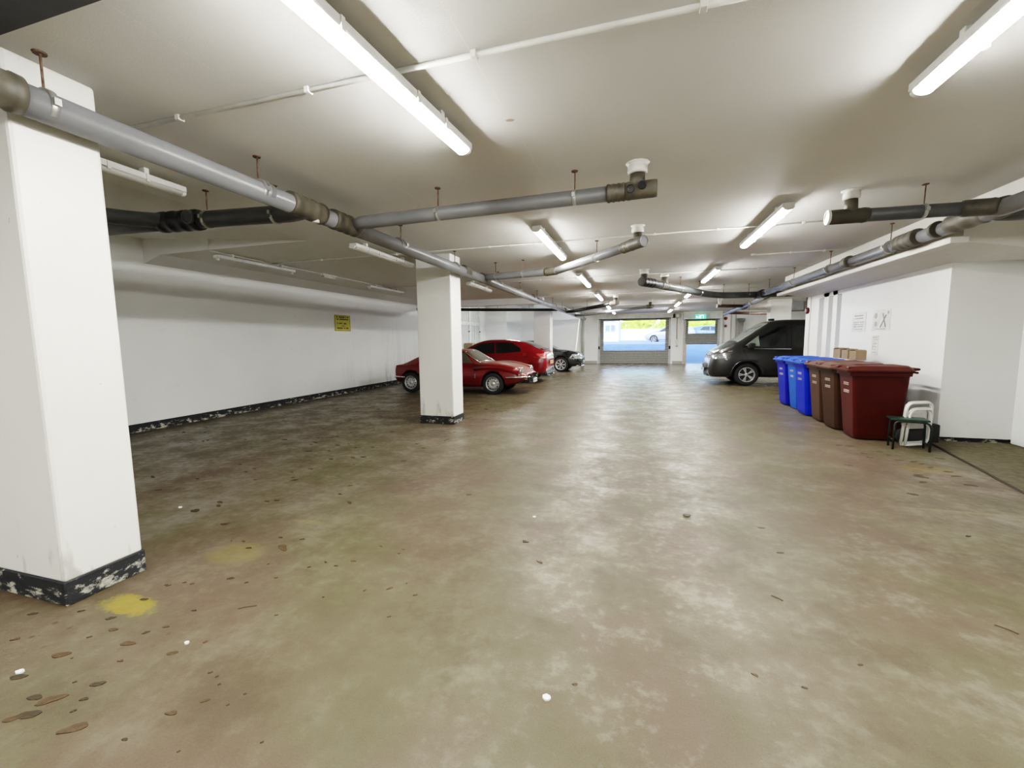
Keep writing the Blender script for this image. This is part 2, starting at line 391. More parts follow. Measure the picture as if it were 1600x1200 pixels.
# ------------------------------------------------------------------ drain pipes
def pipe_thing(label, segs, group='grey drain pipes under the ceiling'):
    """segs: list of dicts kind=pipe/coupling/...; first point is the base"""
    p0 = segs[0][1][0]
    t = thing('drain_pipe', p0, label, 'drain pipe', group)
    for s in segs:
        k = s[0]
        if k == 'pipe':
            bm = bmn(); tube(bm, rnd(s[1], s[4] if len(s) > 4 else .12), s[2], 24); obj('pipe', bm, s[3], t)
        elif k == 'coupling':      # (kind, [a,b], r, mat): socket with raised ribs
            a, b = Vector(s[1][0]), Vector(s[1][1]); bm = bmn(); r = s[2]
            L = [(0, r), (.08, r*1.06), (.14, r*1.06), (.16, r), (.30, r), (.32, r*1.05), (.40, r*1.05), (.42, r), (.60, r), (.62, r*1.05), (.70, r*1.05), (.72, r), (.86, r), (.88, r*1.06), (1, r*1.03)]
            tube(bm, [a.lerp(b, q) for q, _ in L], [q for _, q in L], 24); obj('coupling', bm, s[3], t)
        elif k == 'socket':        # plain collar
            a, b = Vector(s[1][0]), Vector(s[1][1]); bm = bmn(); r = s[2]
            tube(bm, [a, a.lerp(b, .12), a.lerp(b, .2), a.lerp(b, .88), b], [r*.96, r*1.05, r, r, r*.96], 24); obj('collar', bm, s[3], t)
        elif k == 'plug':          # round access port: centre, normal, r
            c, n = Vector(s[1][0]), Vector(s[1][1]).normalized(); bm = bmn()
            q = n.to_track_quat('Z', 'Y').to_matrix().to_4x4(); q.translation = c
            lathe(bm, [(s[2], -.02), (s[2]*1.06, .0), (s[2]*1.06, .012), (s[2]*.82, .014), (s[2]*.8, .004)], 20, q); obj('access_port', bm, s[3], t)
        elif k == 'drop':          # vertical spigot to the ceiling with white collar
            c = Vector(s[1][0]); r = s[2]; bm = bmn()
            tube(bm, [c, c+V(0, 0, .06), V(c.x, c.y, H-.09)], [r*1.02, r*.95, r*.9], 20); o = obj('ceiling_spigot', bm, s[3], t)
            bm = bmn(); lathe(bm, [(r*1.15, -.09), (r*1.25, -.07), (r*1.22, -.03), (r*1.0, -.028), (r*.98, -.005), (r*1.5, -.004), (r*1.5, 0)], 10, Matrix.Translation((c.x, c.y, H))); obj('ceiling_collar', bm, WHITE, o)
    return t
def hanger(t, x, y, zc, r, axis):
    """threaded rod + clamp ring round the pipe; axis = pipe direction"""
    bm = bmn(); tube(bm, [(x, y, zc+r*.9), (x+.004, y, H)], .006, 8)
    lathe(bm, [(.028, -.008), (.03, 0)], 10, Matrix.Translation((x, y, H)))
    rod = obj('hanger_rod', bm, RUST, t)
    a = Vector(axis).normalized(); bm = bmn()
    tube(bm, [Vector((x, y, zc))-a*.016, Vector((x, y, zc))+a*.016], r*1.045, 24)
    sd = a.cross(V(0, 0, 1)).normalized()
    c = Vector((x, y, zc)) + sd*(r*1.08)
    bx(bm, c.x-.014, c.x+.014, c.y-.014, c.y+.014, c.z-.012, c.z+.022)
    c = Vector((x, y, zc)) - sd*(r*1.08)
    bx(bm, c.x-.014, c.x+.014, c.y-.014, c.y+.014, c.z-.012, c.z+.022)
    obj('clamp', bm, GALV, rod)

PX, PZ = -2.92, 2.665
A = lambda y, dz=0: (PX, y, PZ+dz)
t = pipe_thing('long grey drain pipe running from the near left pillar to the shutter end', [
    ('pipe', [A(-2.0), A(24.6, -.06)], .078, GREYP),
    ('coupling', [A(1.12), A(1.44)], .088, FITTING), ('socket', [A(2.86), A(2.92)], .083, GREYP),
    ('coupling', [A(3.12), A(3.52)], .093, FITTING), ('coupling', [A(3.66), A(4.05)], .093, FITTING),
    ('socket', [A(4.85), A(4.9)], .083, GREYP), ('socket', [A(6.95), A(7.2)], .09, FITTING), ('coupling', [A(7.85), A(8.2)], .09, FITTING),
    ('socket', [A(12.0), A(12.2)], .09, FITTING), ('coupling', [A(17.6), A(18.0)], .09, FITTING), ('socket', [A(15.2), A(15.4)], .088, GREYP),
    ('plug', [(PX+.02, 3.42, PZ-.09), (0, 0, -1)], .028, WHITE)])
for y in (1.54, 2.82, 4.95, 6.62, 8.9, 10.7, 12.6, 15.0, 17.0, 20.0, 23.0): hanger(t, PX, y, PZ, .08, (0, 1, 0))

t = pipe_thing('near grey branch pipe crossing to a ceiling outlet with two round ports', [
    ('pipe', [(-2.86, 4.02, 2.665), (-2.78, 3.9, 2.67), (.10, 3.9, 2.70)], .064, simple('mid_grey_drain_plastic', (.15, .15, .155), .4, var=.15, scale=3), .06),
    ('coupling', [(-.28, 3.9, 2.697), (-.13, 3.9, 2.70)], .072, FITTING), ('socket', [(-.13, 3.9, 2.70), (.13, 3.9, 2.703)], .072, FITTING),
    ('plug', [(-.085, 3.828, 2.695), (-.12, -1, -.12)], .033, BLACKM), ('plug', [(.01, 3.828, 2.715), (0, -1, 0)], .033, BLACKM),
    ('drop', [(-.03, 3.9, 2.72)], .066, FITTING)])
hanger(t, -1.88, 3.9, 2.68, .064, (1, 0, 0)); hanger(t, -.56, 3.9, 2.695, .064, (1, 0, 0))

t = pipe_thing('second grey branch pipe, bent midway, ending in a round cap', [
    ('pipe', [(-2.86, 8.02, 2.66), (-2.78, 7.86, 2.66), (-1.45, 7.66, 2.665), (-.02, 5.92, 2.69)], .064, GREYP, .10),
    ('socket', [(-1.62, 7.68, 2.665), (-1.40, 7.60, 2.665)], .073, FITTING),
    ('coupling', [(-.22, 6.17, 2.685), (-.12, 6.04, 2.69)], .07, FITTING), ('socket', [(-.12, 6.04, 2.69), (.04, 5.84, 2.692)], .075, FITTING),
    ('plug', [(.045, 5.83, 2.692), (.6, -.8, 0)], .07, GREYP), ('drop', [(-.03, 5.98, 2.70)], .062, FITTING)])
hanger(t, -2.06, 7.755, 2.662, .064, (1, -.15, 0)); hanger(t, -.62, 6.65, 2.675, .064, (1, -1.2, 0)); hanger(t, -2.62, 7.84, 2.66, .064, (1, -.15, 0))

t = pipe_thing('dark branch pipe left of the main run, splitting in two behind the near pillar', [
    ('pipe', [(-2.90, 3.30, 2.655), (-3.1, 3.38, 2.655), (-4.2, 3.24, 2.65), (-4.35, 3.22, 2.65)], .078, GREYD),
    ('coupling', [(-4.10, 3.25, 2.65), (-4.55, 3.2, 2.65)], .094, BLACKM),
    ('pipe', [(-4.45, 3.2, 2.655), (-4.7, 3.05, 2.66), (-5.4, 2.45, 2.70)], .07, GREYD), ('pipe', [(-4.45, 3.22, 2.64), (-4.8, 3.16, 2.63), (-5.9, 3.05, 2.62)], .066, GREYD),
    ('plug', [(-4.12, 3.14, 2.65), (.1, -1, -.1)], .06, GREYD)], 'grey drain pipes under the ceiling')
hanger(t, -4.02, 3.26, 2.65, .08, (1, .1, 0)); hanger(t, -4.95, 2.83, 2.675, .07, (1, .8, 0)); hanger(t, -3.3, 3.36, 2.65, .078, (1, .1, 0))

RX, RZ = 3.17, 2.62
B = lambda y, dz=0: (RX+(.05 if y < 6 else 0), y, RZ+dz)
t = pipe_thing('long grey drain pipe running along the right-hand boxed beam', [
    ('pipe', [(3.26, 3.6, 2.64), B(5.5), B(13.6)], .078, GREYP),
    ('coupling', [B(6.35), B(6.75)], .094, FITTING), ('socket', [B(8.05), B(8.22)], .09, FITTING), ('socket', [B(6.0), B(6.06)], .088, FITTING),
    ('coupling', [(3.25, 5.2, 2.635), (3.2, 5.85, 2.63)], .093, FITTING), ('coupling', [B(12.9), B(13.5)], .1, BLACKM),
    ('pipe', [(3.24, 5.35, 2.62), (3.6, 5.42, 2.615), (4.73, 5.45, 2.61)], .085, GREYD), ])
for y in (6.95, 8.8, 10.6, 12.4): hanger(t, RX, y, RZ, .08, (0, 1, 0))
t = pipe_thing('dark branch pipe crossing left from the right-hand run, white end cap', [
    ('pipe', [(3.12, 5.25, 2.64), (2.9, 5.3, 2.66), (1.92, 5.28, 2.67)], .064, GREYD), ('socket', [(3.18, 5.22, 2.64), (2.95, 5.28, 2.655)], .078, FITTING),
    ('socket', [(2.20, 5.28, 2.668), (1.86, 5.28, 2.67)], .072, simple('dark_olive_fitting', (.06, .055, .04), .5)), ('plug', [(1.855, 5.28, 2.67), (-1, 0, 0)], .068, WHITE), ('drop', [(2.05, 5.28, 2.70)], .062, FITTING)])
hanger(t, 2.66, 5.29, 2.665, .064, (1, 0, 0))
t = pipe_thing('dark bent drain pipe crossing to the right-hand run, two ceiling outlets at its end', [
    ('pipe', [(.12, 9.72, 2.66), (.6, 10.5, 2.64), (1.75, 12.6, 2.62), (2.2, 13.15, 2.62), (3.1, 13.3, 2.62)], .085, GREYD, .3),
    ('pipe', [(3.1, 13.3, 2.62), (4.2, 13.3, 2.62), (4.8, 13.3, 2.62)], .08, GREYD), ('socket', [(4.55, 13.3, 2.62), (4.85, 13.3, 2.62)], .1, simple('brown_fitting', (.06, .025, .02), .5)),
    ('coupling', [(.05, 9.6, 2.66), (.3, 10.0, 2.655)], .095, BLACKM), ('drop', [(.10, 9.72, 2.68)], .075, FITTING), ('drop', [(.55, 10.4, 2.68)], .075, FITTING),
    ('coupling', [(.45, 10.25, 2.65), (.62, 10.52, 2.645)], .09, FITTING)])
hanger(t, 1.5, 12.15, 2.62, .085, (1, 1.6, 0)); hanger(t, .95, 11.15, 2.63, .085, (1, 1.8, 0)); hanger(t, 2.25, 13.16, 2.62, .085, (1, .1, 0)); hanger(t, 2.9, 13.28, 2.62, .085, (1, .1, 0))
t = pipe_thing('pale grey drain pipe continuing past the dark bend towards the exit sign', [
    ('pipe', [(3.5, 13.75, 2.63), (3.62, 15.5, 2.62), (3.95, 22.6, 2.60)], .08, GREYP), ('socket', [(3.6, 15.9, 2.615), (3.62, 16.1, 2.615)], .094, GALV), ('socket', [(3.8, 17.8, 2.61), (3.84, 18.4, 2.61)], .095, FITTING)])
hanger(t, 3.68, 16.0, 2.62, .08, (0, 1, 0)); hanger(t, 3.84, 20, 2.61, .08, (0, 1, 0))
t = pipe_thing('short brown pipe stub reaching left in front of the exit sign', [
    ('pipe', [(3.78, 17.7, 2.61), (2.75, 17.3, 2.62)], .06, simple('brown_pipe', (.10, .055, .045), .5)), ('drop', [(2.85, 17.34, 2.63)], .055, WHITE)])
t = pipe_thing('brown pipe running right behind the van roof', [
    ('pipe', [(4.03, 21.9, 2.60), (5.6, 23.2, 2.60), (8.9, 23.4, 2.60)], .07, simple('brown_pipe', (.10, .055, .045), .5)), ])
hanger(t, 5.0, 22.7, 2.60, .07, (1, .8, 0))
t = pipe_thing('thin dark branch pipe rising to an outlet in front of the main shutter', [
    ('pipe', [(-2.86, 17.8, 2.60), (-2.5, 17.6, 2.61), (-.75, 14.9, 2.66)], .064, BLACKM), ('socket', [(-.9, 15.1, 2.66), (-.68, 14.8, 2.66)], .08, FITTING), ('drop', [(-.75, 14.9, 2.68)], .065, FITTING)])
hanger(t, -1.9, 16.7, 2.63, .064, (1, -1.4, 0))
t = pipe_thing('thin pale branch pipe above the main shutter, farthest of the left branches', [
    ('pipe', [(-2.86, 20.4, 2.58), (-2.5, 20.2, 2.59), (.42, 17.1, 2.66)], .058, GREYP), ('socket', [(.3, 17.22, 2.66), (.5, 17.0, 2.66)], .075, FITTING), ('drop', [(.42, 17.1, 2.68)], .06, FITTING)])
hanger(t, -1.2, 18.83, 2.62, .058, (1, -1.05, 0))
t = pipe_thing('straight black pipe crossing below the far left downstand', [
    ('pipe', [(-7.9, 14.35, 2.64), (-5.5, 15.22, 2.60), (-3.0, 16.35, 2.60)], .055, BLACKM)])
for x, y in ((-6.3, 14.93), (-5.1, 15.4), (-4.0, 15.9)):
    bm = bmn(); tube(bm, [(x, y, 2.64), (x, y, 3.42)], .005, 6); obj('hanger_rod', bm, RUST, t)
bm = bmn(); tube(bm, [(-3.07, 24.9, .0), (-3.07, 24.9, H-.01)], .085, 14)
tag(obj('downpipe', bm, simple('grey_downpipe', (.30, .30, .28), .4)), 'vertical grey downpipe in the corner left of the main shutter', 'pipe')
t = thing('downpipe', (5.35, 25.9, 0), 'grey downpipe with hopper right of the exit shutter', 'pipe')
bm = bmn(); tube(bm, [(5.35, 25.9, 0), (5.35, 25.9, 2.3)], .12, 14); obj('pipe', bm, simple('grey_downpipe', (.30, .30, .28), .4), t)
bm = bmn(); tube(bm, [(5.35, 25.9, 2.28), (5.35, 25.9, 2.4), (5.35, 25.9, 2.5)], [.13, .2, .2], 14); obj('hopper', bm, GREYP, t)

# ------------------------------------------------------------------ lights
def make_lamp(lit=True, L=2.0, tube_only=False, bare=False):
    r = thing('strip_light', (0, 0, H), 'x', 'light')
    bm = bmn(); bx(bm, -.06, .06, -L/2, L/2, -.105, -.055, .006, 1); obj('housing', bm, WSTEEL, r, local=True)
    for y in (-.32*L, .32*L):
        bm = bmn(); bx(bm, -.03, .03, y-.02, y+.02, -.056, 0, .003, 1); obj('bracket', bm, WSTEEL, r, local=True)
    if not bare:
        bm = bmn(); pr = [(.048*math.cos(a), -.1065+.030*math.sin(a)) for a in [-PI*k/14 for k in range(15)]]
        prism(bm, pr, -L/2+.03, L/2-.03, 'y')
        for f in bm.faces: f.smooth = len(f.verts) == 4
        obj('diffuser', bm, LAMP if lit else DIFFOFF, r, local=True)
        for s in (-1, 1):
            bm = bmn(); prism(bm, [(p[0]*1.06, -.1055+(p[1]+.1065)*1.06) for p in pr], s*L/2-.03 if s < 0 else L/2-.03, s*L/2+.0 if s < 0 else L/2, 'y'); obj('end_cap', bm, WHITE, r, local=True)
        for y in (-.62, -.3, .3, .62):
            bm = bmn(); bx(bm, .052, .068, y*L/2-.012, y*L/2+.012, -.12, -.06); obj('clip', bm, WHITE, r, local=True)
    else:
        for y in (-.96, .96):
            bm = bmn(); bx(bm, -.02, .02, y*L/2-.015, y*L/2+.015, -.14, -.10); obj('lamp_holder', bm, WHITE, r, local=True)
        for y in (-.6, -.25, .2, .55):
            bm = bmn(); bx(bm, .03, .045, y*L/2-.01, y*L/2+.01, -.11, -.07); obj('clip', bm, CHROME, r, local=True)
    return r
def make_lamp_at(proto, loc, rz, label, group):
    c = copy_tree(proto); c.location = loc; c.rotation_euler = (0, 0, rz); tag(c, label, 'light', group); return c
lit = make_lamp(True); off = make_lamp(False, 1.75); bare = make_lamp(False, 1.6, bare=True)
ordn = ['nearest the camera', 'second from the camera', 'third from the camera', 'fourth from the camera', 'fifth from the camera', 'sixth, nearest the shutter']
lefty = [2.02, 6.33, 10.3, 14.3, 18.6, 22.6]; righty = [2.1, 6.3, 10.45, 14.4, 18.4, 22.6]
for i, y in enumerate(lefty):
    make_lamp_at(lit, (-1.30 if i == 0 else -1.24, y, H), R(-4) if i == 0 else 0, 'lit strip light on the ceiling, left row, ' + ordn[i], 'lit strip lights in two rows')
for i, y in enumerate(righty):
    make_lamp_at(lit, (1.50, y, H), 0, 'lit strip light on the ceiling, right row, ' + ordn[i], 'lit strip lights in two rows')
for x, lab in ((-1.24, 'left'), (1.5, 'right'), (-3.98, 'far left')):  # added lamps, unseen behind the camera, to light the near pillar faces
    make_lamp_at(lit, (x, -1.7, H), 0, 'added lit strip light, unseen behind the camera, beyond the %s row' % lab, 'lit strip lights in two rows')
for y, lab in ((2.15, 'unlit strip light with tube hanging behind the near pillar'), (6.25, 'unlit strip light beside the main pipe before the second pillar'), (10.6, 'unlit strip light seen just right of the second pillar')):
    make_lamp_at(off, (-3.98, y, H), R(2), lab, 'unlit strip lights left of the main pipe')
for y, lab in ((6.15, 'bare batten without tube near the left wall, nearer of two'), (10.2, 'bare batten without tube near the left wall, farther of two')):
    make_lamp_at(bare, (-6.5, y, H), 0, lab, 'bare battens along the left wall')
make_lamp_at(lit, (-5.4, 19.0, 3.42), R(40), 'lit strip light in the raised far left bay', 'lit strip light far left')
make_lamp_at(lit, (6.4, 16.4, H), 0, 'lit strip light over the van bay', 'lit strip lights in the van bay')
make_lamp_at(lit, (6.4, 22.4, H), 0, 'lit strip light behind the pillar right of the van', 'lit strip lights in the van bay')
for pr in (lit, off, bare):
    for ch in list(pr.children): bpy.data.objects.remove(ch)
    bpy.data.objects.remove(pr)
t = thing('emergency_light', (-6.52, 7.98, H), 'small white emergency light between the two bare battens', 'light')
bm = bmn(); bx(bm, -6.57, -6.47, 7.76, 8.2, H-.03, H, .004, 1); obj('base', bm, WHITE, t)
bm = bmn(); bx(bm, -6.56, -6.48, 7.80, 8.16, H-.075, H-.03, .012, 2); obj('cover', bm, DIFFOFF, t)

# conduits across the ceiling with saddles
def conduit(pts, label, saddles=(), r=.0095):
    t = thing('conduit', pts[0], label, 'conduit', 'white conduits')
    bm = bmn(); tube(bm, rnd(pts, .03), r, 10); obj('pipe', bm, WHITE, t)
    for p in saddles:
        bm = bmn(); bx(bm, p[0]-.016, p[0]+.016, p[1]-.022, p[1]+.022, H-.034, H, .003, 1)
        obj('saddle_clip', bm, WHITE, t)
    return t
z = H-.016
conduit([(-4.0, 2.19, z), (3.3, 2.19, z)], 'white conduit crossing the ceiling nearest the camera', [(x, 2.19) for x in (-3.6, -2.87, -1.86, -.83, .25, 1.2, 2.3)], .014)
conduit([(-6.5, 6.45, z), (-3.3, 6.45, z), (3.4, 6.45, z)], 'white conduit crossing the ceiling at the second pair of lit strip lights', [(x, 6.45) for x in (-5.4, -3.9, -2.25, -1.9, -.6, .2, 1.0, 2.0, 2.9)])
conduit([(1.95, 8.6, z), (3.4, 8.6, z)], 'short white conduit ending in a round box on the ceiling', [(2.5, 8.6), (3.0, 8.6)])
bm = bmn(); lathe(bm, [(.045, -.035), (.045, 0)], 16, Matrix.Translation((1.93, 8.6, H))); tag(obj('junction_box', bm, WHITE), 'round white junction box on the ceiling before the short conduit', 'junction box')
conduit([(-6.5, 10.3, z), (3.4, 10.3, z)], 'white conduit crossing the ceiling at the third pair of lit strip lights', [(x, 10.3) for x in (-2.3, -1.7, -.4, .6, 2.4)])
conduit([(-4.0, 14.2, z), (3.4, 14.3, z)], 'white conduit crossing the ceiling at the fourth pair of lit strip lights', [(x, 14.2) for x in (-2.3, -.4, .8)])
conduit([(-3.0, 19.0, z), (3.4, 19.0, z)], 'white conduit crossing the ceiling at the fifth pair of lit strip lights')
conduit([(-6.5, 5.23, 3.09), (-6.5, 5.23, H-.01), (-6.5, 5.46, z), (-6.5, 10.0, z)], 'thin conduit dropping over the ceiling step at left to the battens', (), .008)

# ------------------------------------------------------------------ shutters and far wall
def shutter(x0, x1, zb, zt, wx0, wx1, wz0, wz1, name, ytop):
    y = Y0+.04
    t = thing(name, ((x0+x1)/2, y, 0), 'x', 'roller shutter')
    bm = bmn(); z = zb
    p = .095
    n = int(round((zt-zb)/p)); p = (zt-zb)/n
    for i in range(n):
        a, b = zb+i*p, zb+(i+1)*p
        def slat(xa, xb):
            pr = [(y, a+.010), (y-.012, a+.024), (y-.016, (a+b)/2), (y-.012, b-.018), (y, b-.010), (y+.01, b-.010), (y+.01, a+.010)]
            prism(bm, pr, xa, xb, 'x')
        if b <= wz0+.02 or a >= wz1-.02: slat(x0, x1)
        else: slat(x0, wx0); slat(wx1, x1)
    obj('slats', bm, simple('shutter_steel', (.31, .315, .30), .5, 0., var=.12, scale=12), t)
    bm = bmn(); bx(bm, x0, wx0, y+.012, y+.016, zb, zt); bx(bm, wx1, x1, y+.012, y+.016, zb, zt); bx(bm, wx0, wx1, y+.012, y+.016, zb, wz0); bx(bm, wx0, wx1, y+.012, y+.016, wz1, zt)
    obj('slat_shade_sheet', bm, simple('slat_recess_shade', (.05, .048, .04), .7), t)  # added dark sheet: stops daylight in the gaps, gives recess shade as colour
    bm = bmn(); z = wz0
    while z < wz1: bx(bm, wx0, wx1, y-.006, y+.006, z-.004, z+.004); z += p
    obj('vision_bars', bm, simple('pale_shutter_bar', (.55, .57, .6), .5), t)
    bm = bmn(); bx(bm, wx0, wx1, y+.007, y+.009, wz0-.01, wz1+.01); obj('vision_panel', bm, GLASSC, t)
    for s in (x0, x1):
        bm = bmn(); bx(bm, s-.06, s+.06, Y0-.05, Y0+.09, 0, zt+.03, .006, 1); obj('guide_rail', bm, simple('grey_guide_rail', (.45, .44, .42), .45, .3), t)
    bm = bmn(); bx(bm, x0+.02, x1-.02, y-.03, y+.03, zb-.05 if zb > .1 else 0.0, zb+.03, .005, 1); obj('bottom_bar', bm, simple('dark_bottom_bar', (.16, .15, .14), .5), t)
    bm = bmn(); bx(bm, x0-.12, x1+.12, Y0-.38, Y0-.0, ytop, H, .006, 1); o = obj('shutter_box', bm, simple('shutter_box_grey', (.62, .62, .60), .4), t)
    bm = bmn(); bx(bm, x0, x1, Y0-.30, Y0, ytop-.03, ytop+.001); obj('throat', bm, BLACKM, o)
    return t
t = shutter(-2.24, 1.74, 0.03, 2.62, -1.98, 1.50, .78, 2.52, 'roller_shutter', 2.62)
tag(t, 'wide closed grey roller shutter with a large see-through panel', 'roller shutter')
for x in (-2.24, 1.74):
    bm = bmn(); bx(bm, x-.05, x+.05, Y0-.09, Y0-.05, .85, 1.03, .01, 1); obj('safety_sensor', bm, BLACKM, t)
t = shutter(2.52, 4.28, 1.15, 2.5, 2.72, 4.10, 1.72, 2.42, 'roller_shutter', 2.5)
tag(t, 'narrow grey roller shutter stopped half open under the exit sign', 'roller shutter')
# cream post on the left of the open doorway
bm = bmn(); bx(bm, 2.46, 2.64, Y0-.07, Y0+.04, 0, 1.15); struct('trim_5', bm, simple('cream_door_post', (.55, .47, .38), .6))
# exit sign
SGN = simple('exit_sign_green', (.10, .62, .45), .4, emit=1.1); SGW = simple('exit_sign_white', (.9, .98, .95), .4, emit=2.5)
t = thing('exit_sign', (3.3, 25.45, 2.62), 'green and white illuminated exit sign hanging before the narrow shutter', 'sign')
bm = bmn(); bx(bm, 2.98, 3.52, 25.43, 25.47, 2.50, 2.74, .006, 1); obj('panel', bm, SGN, t)
bm = bmn()
yy = 25.425
bx(bm, 3.26, 3.28, yy-.004, yy+.006, 2.535, 2.70)   # door frame
bx(bm, 3.28, 3.38, yy-.004, yy+.006, 2.69, 2.705); bx(bm, 3.38, 3.395, yy-.004, yy+.006, 2.535, 2.70)
lathe(bm, [(.016, -.004), (.016, .004)], 12, Matrix.Translation((3.215, yy, 2.685)) @ Matrix.Rotation(PI/2, 4, 'X'))
for a, b in (((3.21, 2.665), (3.19, 2.60)), ((3.19, 2.60), (3.235, 2.57)), ((3.235, 2.57), (3.225, 2.53)), ((3.19, 2.60), (3.165, 2.56)), ((3.165, 2.56), (3.13, 2.565)), ((3.205, 2.65), (3.245, 2.625)), ((3.205, 2.65), (3.165, 2.63))):
    tube(bm, [(a[0], yy, a[1]), (b[0], yy, b[1])], .010, 6)
prism(bm, [(3.02, 2.60), (3.06, 2.60), (3.06, 2.535), (3.075, 2.535), (3.075, 2.60), (3.105, 2.60), (3.062, 2.66)], yy-.004, yy+.006, 'y')
obj('pictogram', bm, SGW, t)
bm = bmn(); tube(bm, [(3.1, 25.45, 2.74), (3.1, 25.45, H)], .006, 6); tube(bm, [(3.4, 25.45, 2.74), (3.4, 25.45, H)], .006, 6); obj('hanging_rods', bm, GALV, t)
# motor and chain guide on the pier
t = thing('shutter_motor', (2.1, 25.95, 2.75), 'white round shutter motor high on the pier between the shutters', 'motor')
bm = bmn(); lathe(bm, [(.10, -.18), (.13, -.16), (.13, .0), (.09, .03)], 18, Matrix.Translation((2.1, 25.88, 2.73)) @ Matrix.Rotation(PI/2, 4, 'X')); obj('motor_body', bm, WHITE, t)
bm = bmn(); bx(bm, 1.88, 1.98, 25.75, 26.1, 2.62, 2.82, .01, 1); obj('gearbox', bm, BLACKM, t)
bm = bmn(); tube(bm, [(2.1, 25.99, 2.6), (2.11, 25.99, 1.40)], .018, 8); obj('haul_chain', bm, simple('brown_chain', (.16, .10, .08), .6), t)
t = thing('control_box', (2.12, 26.05, 1.15), 'small white control box below the shutter motor', 'control box')
bm = bmn(); bx(bm, 2.02, 2.22, 26.0, 26.1, 1.18, 1.34, .01, 1); obj('case', bm, WHITE, t)
bm = bmn(); bx(bm, 2.04, 2.20, 26.02, 26.09, .98, 1.04, .006, 1); tube(bm, [(2.12, 26.05, 1.2), (2.12, 26.05, .95)], .02, 8); obj('cable_gland', bm, GALV, t)
bm = bmn(); tube(bm, [(2.12, 26.07, 1.34), (2.30, 26.07, 1.5), (2.30, 26.07, 2.9)], .012, 8); obj('cable', bm, WHITE, t)
t = thing('alarm_bell', (4.75, 26.0, 2.55), 'red fire bell on the wall right of the exit sign', 'bell')
bm = bmn(); lathe(bm, [(.09, 0), (.085, .04), (.05, .07)], 18, Matrix.Translation((4.62, 26.09, 2.52)) @ Matrix.Rotation(PI/2, 4, 'X')); obj('gong', bm, simple('bell_red', (.25, .03, .02), .4), t)
t = thing('call_point', (4.72, 26.05, 2.05), 'dark red round sounder below the fire bell', 'alarm sounder')
bm = bmn(); lathe(bm, [(.07, 0), (.06, .06)], 14, Matrix.Translation((4.62, 26.09, 2.1)) @ Matrix.Rotation(PI/2, 4, 'X')); obj('sounder', bm, simple('dark_bell_red', (.10, .015, .02), .4), t)
for x, lab in ((4.5, 'left'), (4.9, 'middle'), (5.12, 'right')):
    bm = bmn(); bx(bm, x-.02, x+.02, 26.03, 26.1, 0, H); tag(obj('conduit', bm, simple('grey_conduit', (.45, .44, .42), .5)), 'vertical conduit on the far wall behind the van bonnet, %s of three' % lab, 'conduit', 'vertical conduits on the far wall')
t = thing('alarm_bell', (WX+.1, 11.88, 2.0), 'dark red round alarm bell on the corner post behind the blue bins', 'bell')
bm = bmn(); lathe(bm, [(.075, 0), (.075, .04), (.05, .06)], 18, Matrix.Translation((WX-.02, 12.0, 2.08)) @ Matrix.Rotation(-PI/2, 4, 'Y')); obj('gong', bm, simple('bell_maroon', (.09, .012, .018), .35), t)
bm = bmn(); tube(bm, [(WX-.03, 12.1, 2.1), (WX-.03, 12.1, 2.62)], .01, 8); obj('cable', bm, simple('brown_pipe', (.10, .055, .045), .5), t)

# steel framed door set in the left wall near the far end
t = thing('door_1', (-7.9, 19.5, 0), None, None); t['kind'] = 'structure'
bm = bmn()
X = -7.95
for y in (17.0, 19.55, 20.95): bx(bm, X, X+.06, y-.09, y+.09, 0, 3.35, .006, 1)
bx(bm, X, X+.055, 17.0, 20.95, 2.20, 2.36, .006, 1); bx(bm, X, X+.055, 17.0, 20.95, 3.22, 3.38, .006, 1)
for y in (18.3, 20.25): bx(bm, X, X+.05, y-.05, y+.05, 0, 2.22)
obj('door_frame', bm, WHITE, t)
bm = bmn(); bx(bm, X, X+.02, 17.05, 20.9, .02, 3.3); obj('door_panel', bm, simple('pale_grey_door_panel', (.55, .57, .57), .3), t)
bm = bmn()
for y in (19.35, 20.8): tube(bm, [(X+.05, y, 1.9), (X+.12, y, 1.9)], .025, 10)
obj('door_handle', bm, BLACKM, t)
t = thing('cardboard_box', (-7.75, 19.0, 0), 'brown cardboard box seen upright past the second pillar by the door', 'box')
bm = bmn(); bx(bm, -7.9, -7.5, 18.8, 19.2, 0, 1.35, .01, 1); obj('carton', bm, simple('cardboard', (.36, .27, .16), .8), t)
bm = bmn(); bx(bm, -7.495, -7.49, 18.98, 19.02, .0, 1.35); obj('tape', bm, simple('box_tape', (.45, .38, .26), .4), t)

# recessed wall with high windows right of the van pillar
bm = bmn(); bx(bm, 5.7, 9.0, 20.4, 20.6, 0, 2.48); bx(bm, 5.7, 9.0, 20.35, 20.6, 2.36, 2.50); bx(bm, 5.7, 5.85, 20.4, 20.6, 2.48, H); struct('wall_right_bay', bm, WALL)
t = thing('window_1', (7, 20.5, 2.5), None, None); t['kind'] = 'structure'
bm = bmn(); bx(bm, 5.85, 9.0, 20.5, 20.53, 2.48, H); obj('pane', bm, simple('frosted_pane', (.62, .66, .72), .25), t)
bm = bmn()
for x in (5.9, 6.55, 7.25, 8.0): bx(bm, x-.03, x+.03, 20.44, 20.5, 2.48, H)
bx(bm, 5.85, 9.0, 20.44, 20.5, 2.50, 2.56); obj('window_frame', bm, simple('grey_window_frame', (.30, .28, .26), .5), t)

